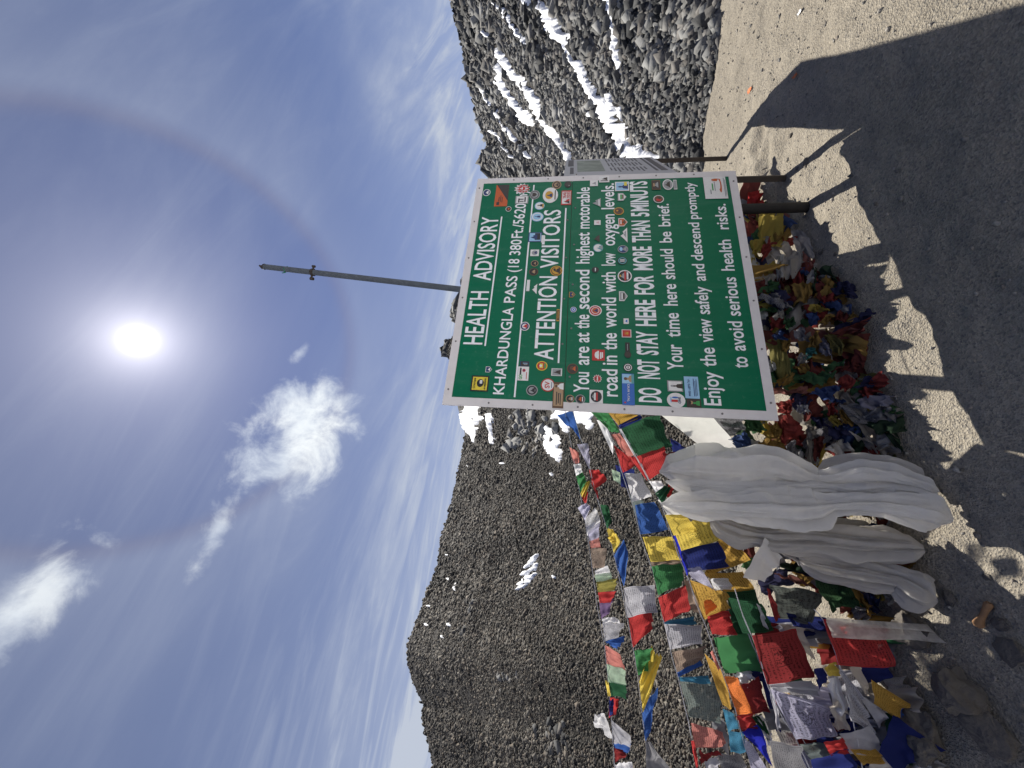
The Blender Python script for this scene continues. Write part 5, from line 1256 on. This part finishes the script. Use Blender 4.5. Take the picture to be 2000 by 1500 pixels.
# ------------------------------------------------------------------ the heap of fallen flags under the sign
FE = np.array([(1500, 380), (1545, 430), (1592, 480), (1600, 530), (1645, 545), (1690, 590), (1702, 650), (1695, 720), (1738, 745), (1765, 800), (1770, 870), (1770, 930), (1790, 1050), (1770, 1180)], float)
_gY = np.array([on_ground(*p)[1] for p in FE])
def heap_Y(x, y):
    xf = np.interp(y, FE[:, 1], FE[:, 0]); Yg = np.interp(y, FE[:, 1], _gY)
    return Yg + np.maximum(0, xf - x) / FPX * Yg * 0.42
HEAP = [  # the pieces that can be told apart: corners in the zoomed photograph, colour, print
    ([(330, 250), (460, 212), (442, 272), (345, 308)], 'gold', 1), ([(450, 228), (548, 235), (602, 372), (520, 402)], 'grey', 0), ([(410, 370), (532, 328), (482, 522), (408, 522)], 'dirtywhite', 0),
    ([(362, 382), (432, 378), (402, 522), (373, 537)], 'offwhite', 0), ([(208, 520), (372, 478), (330, 562), (213, 552)], 'khaki', 0), ([(283, 482), (342, 398), (387, 430), (370, 482)], 'yellow', 0),
    ([(188, 410), (240, 398), (252, 462), (200, 467)], 'yellow', 0), ([(203, 300), (292, 268), (270, 352), (213, 372)], 'yellow', 0), ([(268, 340), (322, 268), (332, 342), (278, 402)], 'red', 0),
    ([(178, 282), (227, 238), (222, 302), (183, 322)], 'blue', 0), ([(253, 602), (332, 528), (377, 555), (350, 592)], 'green', 0), ([(213, 560), (292, 543), (302, 602), (223, 617)], 'darkred', 0),
    ([(233, 620), (372, 593), (472, 692), (388, 702)], 'grey', 1), ([(238, 680), (362, 690), (392, 722), (258, 717)], 'green', 0), ([(468, 560), (582, 548), (562, 652), (473, 672)], 'gold', 0),
    ([(588, 642), (652, 478), (722, 530), (692, 612)], 'gold', 0), ([(468, 490), (522, 468), (542, 542), (478, 532)], 'red', 0), ([(518, 460), (562, 453), (557, 502), (523, 502)], 'blue', 0),
    ([(538, 500), (592, 468), (592, 542), (558, 547)], 'white', 0), ([(583, 460), (627, 470), (612, 582), (583, 592)], 'darkgreen', 0), ([(698, 590), (762, 533), (832, 550), (792, 602)], 'navy', 0),
    ([(788, 540), (852, 560), (857, 642), (818, 642)], 'navy', 0), ([(563, 690), (622, 668), (682, 700), (598, 732)], 'yellow', 0), ([(638, 640), (712, 608), (722, 662), (648, 672)], 'red', 0),
    ([(703, 740), (782, 698), (802, 762), (718, 772)], 'darkred', 0), ([(543, 740), (612, 718), (622, 782), (568, 792)], 'blue', 0), ([(618, 790), (702, 718), (712, 772), (648, 802)], 'gold', 0),
    ([(703, 850), (942, 743), (872, 842), (788, 887)], 'darkred', 0), ([(713, 832), (932, 688), (942, 732), (798, 792)], 'navy', 0), ([(663, 870), (772, 868), (772, 952), (738, 987)], 'olive', 1),
    ([(623, 890), (662, 863), (717, 987), (638, 987)], 'lilac', 0), ([(518, 970), (592, 933), (607, 972), (538, 1007)], 'turq', 0), ([(478, 990), (542, 958), (562, 1022), (488, 1052)], 'dirtywhite', 0),
    ([(788, 900), (932, 848), (892, 1062), (778, 1062)], 'darkred', 0), ([(698, 1080), (902, 998), (882, 1082), (758, 1097)], 'darkred', 0), ([(653, 1050), (772, 1008), (802, 1052), (658, 1092)], 'green', 0),
    ([(328, 1130), (502, 1078), (422, 1172), (338, 1172)], 'gold', 0), ([(468, 1130), (562, 1093), (712, 1100), (638, 1172)], 'green', 0), ([(343, 1180), (552, 1168), (562, 1202), (348, 1217)], 'salmon', 0),
    ([(573, 1222), (632, 1178), (757, 1180), (702, 1262)], 'blue', 0), ([(698, 1228), (792, 1265), (760, 1282), (698, 1252)], 'blue', 0), ([(718, 1140), (782, 1108), (832, 1150), (758, 1212)], 'red', 0),
    ([(828, 1180), (942, 1118), (1042, 1150), (958, 1182)], 'navy', 0), ([(878, 1190), (962, 1173), (1012, 1215), (898, 1237)], 'red', 0), ([(828, 1250), (1062, 1228), (1062, 1292), (928, 1312)], 'lilac', 0),
    ([(743, 1275), (892, 1288), (987, 1402), (858, 1417)], 'grey', 1), ([(908, 1400), (1142, 1338), (1157, 1452), (998, 1482)], 'darkgreen', 0), ([(998, 1310), (1102, 1288), (1122, 1342), (1038, 1342)], 'green', 0),
    ([(358, 1280), (472, 1248), (472, 1322), (388, 1342)], 'red', 0), ([(668, 1280), (722, 1263), (742, 1332), (678, 1342)], 'red', 0), ([(368, 1370), (452, 1348), (542, 1422), (418, 1502)], 'red', 0),
    ([(668, 1350), (742, 1338), (762, 1392), (708, 1412)], 'yellow', 0), ([(738, 1310), (782, 1328), (832, 1402), (788, 1412)], 'gold', 0), ([(568, 1350), (652, 1360), (692, 1422), (618, 1422)], 'navy', 0),
    ([(488, 1290), (552, 1288), (562, 1342), (498, 1342)], 'white', 0), ([(688, 1410), (742, 1428), (832, 1462), (698, 1492)], 'navy', 0), ([(553, 1400), (582, 1408), (602, 1502), (558, 1502)], 'khaki', 0),
    ([(163, 1380), (252, 1368), (312, 1442), (228, 1452)], 'green', 0), ([(318, 1400), (372, 1398), (402, 1482), (328, 1492)], 'gold', 1), ([(308, 1030), (382, 1013), (412, 1082), (318, 1087)], 'white', 0),
    ([(330, 860), (400, 840), (430, 880), (350, 890)], 'blue', 0), ([(330, 770), (420, 760), (410, 820), (330, 815)], 'red', 0), ([(345, 740), (400, 710), (420, 750), (365, 770)], 'dirtywhite', 0), ([(410, 770), (470, 745), (475, 810), (415, 815)], 'green', 0),
    ([(390, 890), (440, 870), (440, 960), (400, 960)], 'gold', 0), ([(470, 830), (540, 800), (560, 900), (500, 910)], 'grey', 0), ([(560, 870), (620, 840), (630, 900), (570, 940)], 'gold', 0), ([(480, 1060), (550, 1040), (580, 1070), (500, 1090)], 'gold', 0)]
HEAP_L = [(7, [(730, 300), (830, 258), (952, 258), (760, 397)], 'blue', 0), (7, [(1110, 268), (1232, 250), (1282, 372), (1130, 372)], 'olive', 0), (7, [(428, 180), (512, 168), (542, 302), (438, 232)], 'grey', 1),
          (7, [(10, 130), (122, 88), (232, 232), (100, 242)], 'blue', 0), (5, [(1290, 285), (1380, 392), (1502, 387), (1402, 238)], 'blue', 0), (5, [(1165, 135), (1280, 272), (1402, 212), (1382, 135)], 'grey', 2),
          (5, [(1390, 150), (1400, 210), (1520, 260), (1510, 140)], 'green', 0), (7, [(340, 10), (430, 0), (575, 90), (420, 180)], 'red', 0), (7, [(230, 150), (400, 115), (445, 230), (240, 250)], 'gold', 1),
          (7, [(575, 70), (630, 40), (650, 280), (600, 300)], 'khaki', 0), (7, [(630, 130), (700, 110), (700, 260), (650, 300)], 'darkred', 0), (7, [(640, 270), (670, 250), (680, 310), (630, 320)], 'white', 0),
          (7, [(380, 1000), (640, 1082), (662, 998), (420, 958)], 'grey', 0), (7, [(388, 1030), (702, 1058), (712, 1122), (398, 1092)], 'darkgreen', 0), (7, [(370, 1095), (712, 1162), (717, 1130), (398, 1090)], 'navy', 0),
          (7, [(310, 1190), (400, 1445), (640, 1472), (692, 1268)], 'greygreen', 2), (7, [(650, 1178), (770, 1402), (1012, 1352), (930, 1228)], 'green', 1), (7, [(918, 1370), (940, 1500), (1062, 1442), (1042, 1358)], 'grey', 1),
          (7, [(1080, 1240), (1120, 1232), (1150, 1310), (1100, 1320)], 'yellow', 0), (7, [(1150, 1290), (1200, 1240), (1280, 1310), (1200, 1350)], 'white', 0), (7, [(990, 660), (1040, 650), (1100, 700), (1010, 720)], 'gold', 0),
          (7, [(1000, 780), (1080, 750), (1160, 800), (1030, 800)], 'blue', 0), (7, [(1040, 978), (1110, 985), (1190, 1008), (1075, 1035)], 'white', 0), (7, [(970, 1240), (1060, 1250), (1110, 1400), (1060, 1440)], 'navy', 0),
          (7, [(900, 1220), (990, 1240), (1100, 1430), (1060, 1440)], 'gold', 0), (7, [(370, 1120), (560, 1180), (580, 1200), (400, 1150)], 'salmon', 0)]
BINS = [(455, 'crumpled fallen flags beside the foot of the round post under the sign'), (530, 'fallen flags with a grey and white cloth lump at their edge'),
        (590, 'fallen gold, green and white printed flags under the middle of the sign'), (650, 'fallen flags with a dark blue knot and a dark red fold on the gravel'),
        (722, 'fallen dark red flags with one small turquoise scrap among them'), (775, 'fallen blue, salmon and green flags under the left corner of the sign'),
        (850, 'fallen flags with a frayed white printed one and a dark green end'), (2000, 'tangle of fallen flags around and behind the big white cloths')]
tang = {}
def bin_of(y): return next(i for i, b_ in enumerate(BINS) if y <= b_[0])
def tangle(i, P):
    if i not in tang:
        tang[i] = empty('fallen_flag_tangle', P, BINS[i][1], 'prayer flags', 'fallen prayer flags heaped under the sign')
    return tang[i]
cols = ['red', 'darkred', 'blue', 'navy', 'green', 'darkgreen', 'yellow', 'gold', 'gold', 'dirtywhite', 'grey', 'white', 'khaki', 'salmon', 'olive', 'darkred', 'navy']
counts = {}
def heap_piece(z, quad, colour, pr, extra, crumple, n=15):
    q = [zp(z, p) for p in quad]
    cx, cy = np.mean([p[0] for p in q]), np.mean([p[1] for p in q])
    i = bin_of(cy)
    Ys = [heap_Y(p[0], p[1]) + extra for p in q]
    V, F, uv = sheet(q, Ys, 0.012, crumple, n=n, belly=0.08)
    par = tangle(i, V.mean(0) * np.array([1, 1, 0]))
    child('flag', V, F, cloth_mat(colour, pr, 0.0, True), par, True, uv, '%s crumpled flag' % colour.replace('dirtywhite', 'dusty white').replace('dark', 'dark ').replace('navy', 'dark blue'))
# the lower layers, only partly seen
R2 = random.Random(5)
for k in range(230):
    y = R2.uniform(385, 1190)
    xf = np.interp(y, FE[:, 1], FE[:, 0]); xs = np.interp(y, [345, 820, 860, 1200], [1440, 1518, 1490, 1560])
    x = xs - 70 + (xf - 20 - xs + 70) * R2.random() ** 0.8
    L = R2.uniform(40, 95); Wd = R2.uniform(18, 42); a = R2.gauss(0.5, 0.9)
    dx, dy = math.cos(a), math.sin(a)
    q = [(x + dx * L * i + -dy * Wd * j, y + dy * L * i + dx * Wd * j) for i, j in ((-.5, -.5), (.5, -.5), (.5, .5), (-.5, .5))]
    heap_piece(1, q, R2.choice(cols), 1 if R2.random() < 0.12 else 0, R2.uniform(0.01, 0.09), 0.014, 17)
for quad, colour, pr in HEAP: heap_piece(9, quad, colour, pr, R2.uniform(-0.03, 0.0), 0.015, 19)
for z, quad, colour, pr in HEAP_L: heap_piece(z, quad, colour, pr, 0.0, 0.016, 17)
loose = loose_cloth('red and dark cloth lump lying on the bank behind the round post', 1, [(1462, 372), (1488, 378), (1490, 402), (1458, 404)], 'red', 2.95, name='fallen_flag', cat='prayer flag', group='fallen prayer flags heaped under the sign', crumple=.03, n=16)

# flags tied between the posts behind the panel: only their lower ends show, but they shade the ground
def hung_string(label, p0, p1, z, n, gap=lambda t: True):
    p0, p1 = np.array(p0, float), np.array(p1, float)
    t = np.linspace(0, 1, 24); P = p0 + (p1 - p0) * t[:, None]; P = np.concatenate([P, (z - 0.10 * np.sin(t * np.pi))[:, None]], 1)
    root = empty('prayer_flag_string', P[12] * np.array([1, 1, 1]), label, 'prayer flags', 'strings of prayer flags')
    child('cord', *tube(P, 0.0022, 6), M_CORD, root)
    for k in range(n):
        a, b_ = k / n, (k + 0.92) / n
        if not gap((a + b_) / 2): continue
        A, B = [np.array([np.interp(q, t, P[:, j]) for j in range(3)]) for q in (a, b_)]
        h = R2.uniform(0.26, 0.55); u, v = np.meshgrid(np.linspace(0, 1, 13), np.linspace(0, 1, 13), indexing='ij')
        V = A * (1 - u[..., None]) + B * u[..., None]
        V[..., 2] -= v * h * (1 + 0.12 * vnoise(u * 2 + k * 5, v, 0, 3)); sd = k * 7.7
        V[..., 1] += 0.05 * v * np.sin(u * 5 + sd) + 0.03 * fbm(u * 2 + sd, v * 2, 0, 4, 3); V[..., 0] += 0.03 * v * fbm(u * 2 + sd, v * 2, 3, 4, 2)
        V = V.reshape(-1, 3); V[:, 2] = np.maximum(V[:, 2], ground_z(V[:, 0], V[:, 1]) + 0.01)
        c = R2.choice(['green', 'darkred', 'navy', 'gold', 'dirtywhite', 'grey', 'blue', 'yellow', 'red'])
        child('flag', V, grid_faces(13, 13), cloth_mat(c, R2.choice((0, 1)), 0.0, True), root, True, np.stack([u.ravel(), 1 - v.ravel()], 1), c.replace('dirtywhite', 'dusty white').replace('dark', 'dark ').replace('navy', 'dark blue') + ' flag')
hung_string('string of flags hanging between the sign posts close behind the green panel', (0.05, 2.42), (0.80, 2.58), 0.84, 7, lambda t: not 0.12 < t < 0.27)
hung_string('second string of flags behind the green panel, hanging lower to the heap', (0.28, 2.36), (0.76, 2.46), 0.60, 5)
hung_string('flags hanging behind the right edge of the green sign near the board', (1.24, 3.02), (1.50, 3.10), 0.62, 3)

# ------------------------------------------------------------------ stones and oddments on the ground
def rock_mesh(c, r, flat, seed, sub=5, rough=0.75):
    import bmesh
    bm = bmesh.new(); bmesh.ops.create_icosphere(bm, subdivisions=sub, radius=1.0)
    V = np.array([v.co[:] for v in bm.verts]); F = [[v.index for v in f.verts] for f in bm.faces]; bm.free()
    # chop with random planes so that it has flat broken faces
    g = np.random.default_rng(seed)
    for _ in range(22):
        nrm = g.normal(size=3); nrm /= np.linalg.norm(nrm); h = g.uniform(0.50, 0.88)
        d = V @ nrm; V = V - np.maximum(0, d - h)[:, None] * nrm * 0.95
    V = V * (1 + rough * 0.25 * fbm(V[:, 0] * 2.2 + seed, V[:, 1] * 2.2, V[:, 2] * 2.2, seed, 4))[:, None]
    V = V * np.array([1, 1, flat]) * np.asarray(r)
    th = g.uniform(0, 6.28); R = np.array([[math.cos(th), -math.sin(th), 0], [math.sin(th), math.cos(th), 0], [0, 0, 1]])
    V = V @ R.T + np.asarray(c)
    me = mesh_np('rock', V, F)
    at_ = me.attributes.new('tone', 'FLOAT', 'POINT'); at_.data.foreach_set('value', np.full(len(V), 0.45, dtype=np.float32))
    return me
M_ROCK = mat_rock('brown_grey_rock', (0.05, 0.046, 0.042), (0.17, 0.155, 0.135), (0.14, 0.115, 0.09), 9.0)
for px, py, r, flat, name, label, sd in [
        (1885, 1355, 0.115, 0.7, 'boulder', 'big dark boulder at the lower edge of the flags', 3), (1815, 1440, 0.10, 0.8, 'boulder', 'dark boulder tucked behind the large dark blue flag', 8),
        (1795, 1235, 0.10, 0.6, 'rock', 'low rock half buried under the sheer white scarf', 5), (1945, 1435, 0.10, 0.5, 'rock', 'flat dark rock at the near corner of the ground', 12),
        (1575, 319, 0.036, 0.35, 'flat_stone', 'pale flat stone at the edge of the board post shadow', 21), (1952, 1216, 0.030, 0.4, 'flat_stone', 'grey flat stone lying beside the wooden stick', 22),
        (1855, 1165, 0.032, 0.5, 'stone', 'brownish stone near the end of the white cloth', 23), (1930, 1128, 0.016, 0.5, 'stone', 'small white stone in the shade of the white cloths', 24),
        (1712, 398, 0.011, 0.7, 'stone', 'tiny white pebble in the sunlit patch under the sign', 25), (1603, 492, 0.020, 0.6, 'stone', 'small grey stone beside the grey and white cloth', 26),
        (1880, 918, 0.010, 0.6, 'stone', 'dark pebble in the lit patch left of the sign', 27), (1975, 1270, 0.06, 0.4, 'rock', 'sunlit rock at the near edge of the lit strip', 28),
        (1632, 496, 0.016, 0.5, 'stone', 'grey stone a little in front of the heap', 29), (1545, 265, 0.022, 0.5, 'stone', 'light stone in the sun beside the board posts', 30)]:
    g = on_ground(px, py)
    o = link(name, rock_mesh(g + np.array([0, 0, r * flat * 0.35]), r, flat, sd), M_ROCK)
    tag(o, label, 'rock' if name in ('boulder', 'rock') else 'stone')
for px, py, w_, lab in [(1466, 176, 0.030, 'orange paper scrap on the sunlit gravel nearer the road'), (1555, 148, 0.022, 'orange paper scrap on the sunlit gravel nearer the shadow'), (1564, 24, 0.02, 'white paper scrap on the sunlit gravel at the right')]:
    g = on_ground(px, py); u, v = np.meshgrid(np.linspace(-1, 1, 7), np.linspace(-1, 1, 7), indexing='ij')
    V = np.stack([g[0] + u * w_ * 0.6, g[1] + v * w_ + 0.3 * u * w_, g[2] + 0.006 + 0.008 * np.abs(vnoise(u * 2 + px, v * 2, 0, 3))], -1).reshape(-1, 3)
    o = link('paper_scrap', mesh_np('paper_scrap', V, grid_faces(7, 7), False), plain('scrap_white' if 'white' in lab else 'scrap_orange', (0.7, 0.7, 0.7) if 'white' in lab else (0.6, 0.16, 0.05), 0.7))
    tag(o, lab, 'litter', 'paper litter')
a, b2 = on_ground(1940, 1178), on_ground(1916, 1224)
L = b2 - a; nn = 14; q = np.linspace(0, 1, nn)
P = a + L * q[:, None] + np.array([0, 0, 0.012])
rr = np.interp(q, [0, 0.08, 0.3, 0.65, 0.8, 0.93, 1], [0.009, 0.013, 0.010, 0.009, 0.014, 0.016, 0.010])
o = link('wooden_stick', mesh_np('wooden_stick', *tube(P, rr, 10), True), plain('raw_wood', (0.27, 0.15, 0.075), 0.8, var=0.3, scale=40))
tag(o, 'short brown wooden stick with a thicker end, lying on the ground', 'stick')
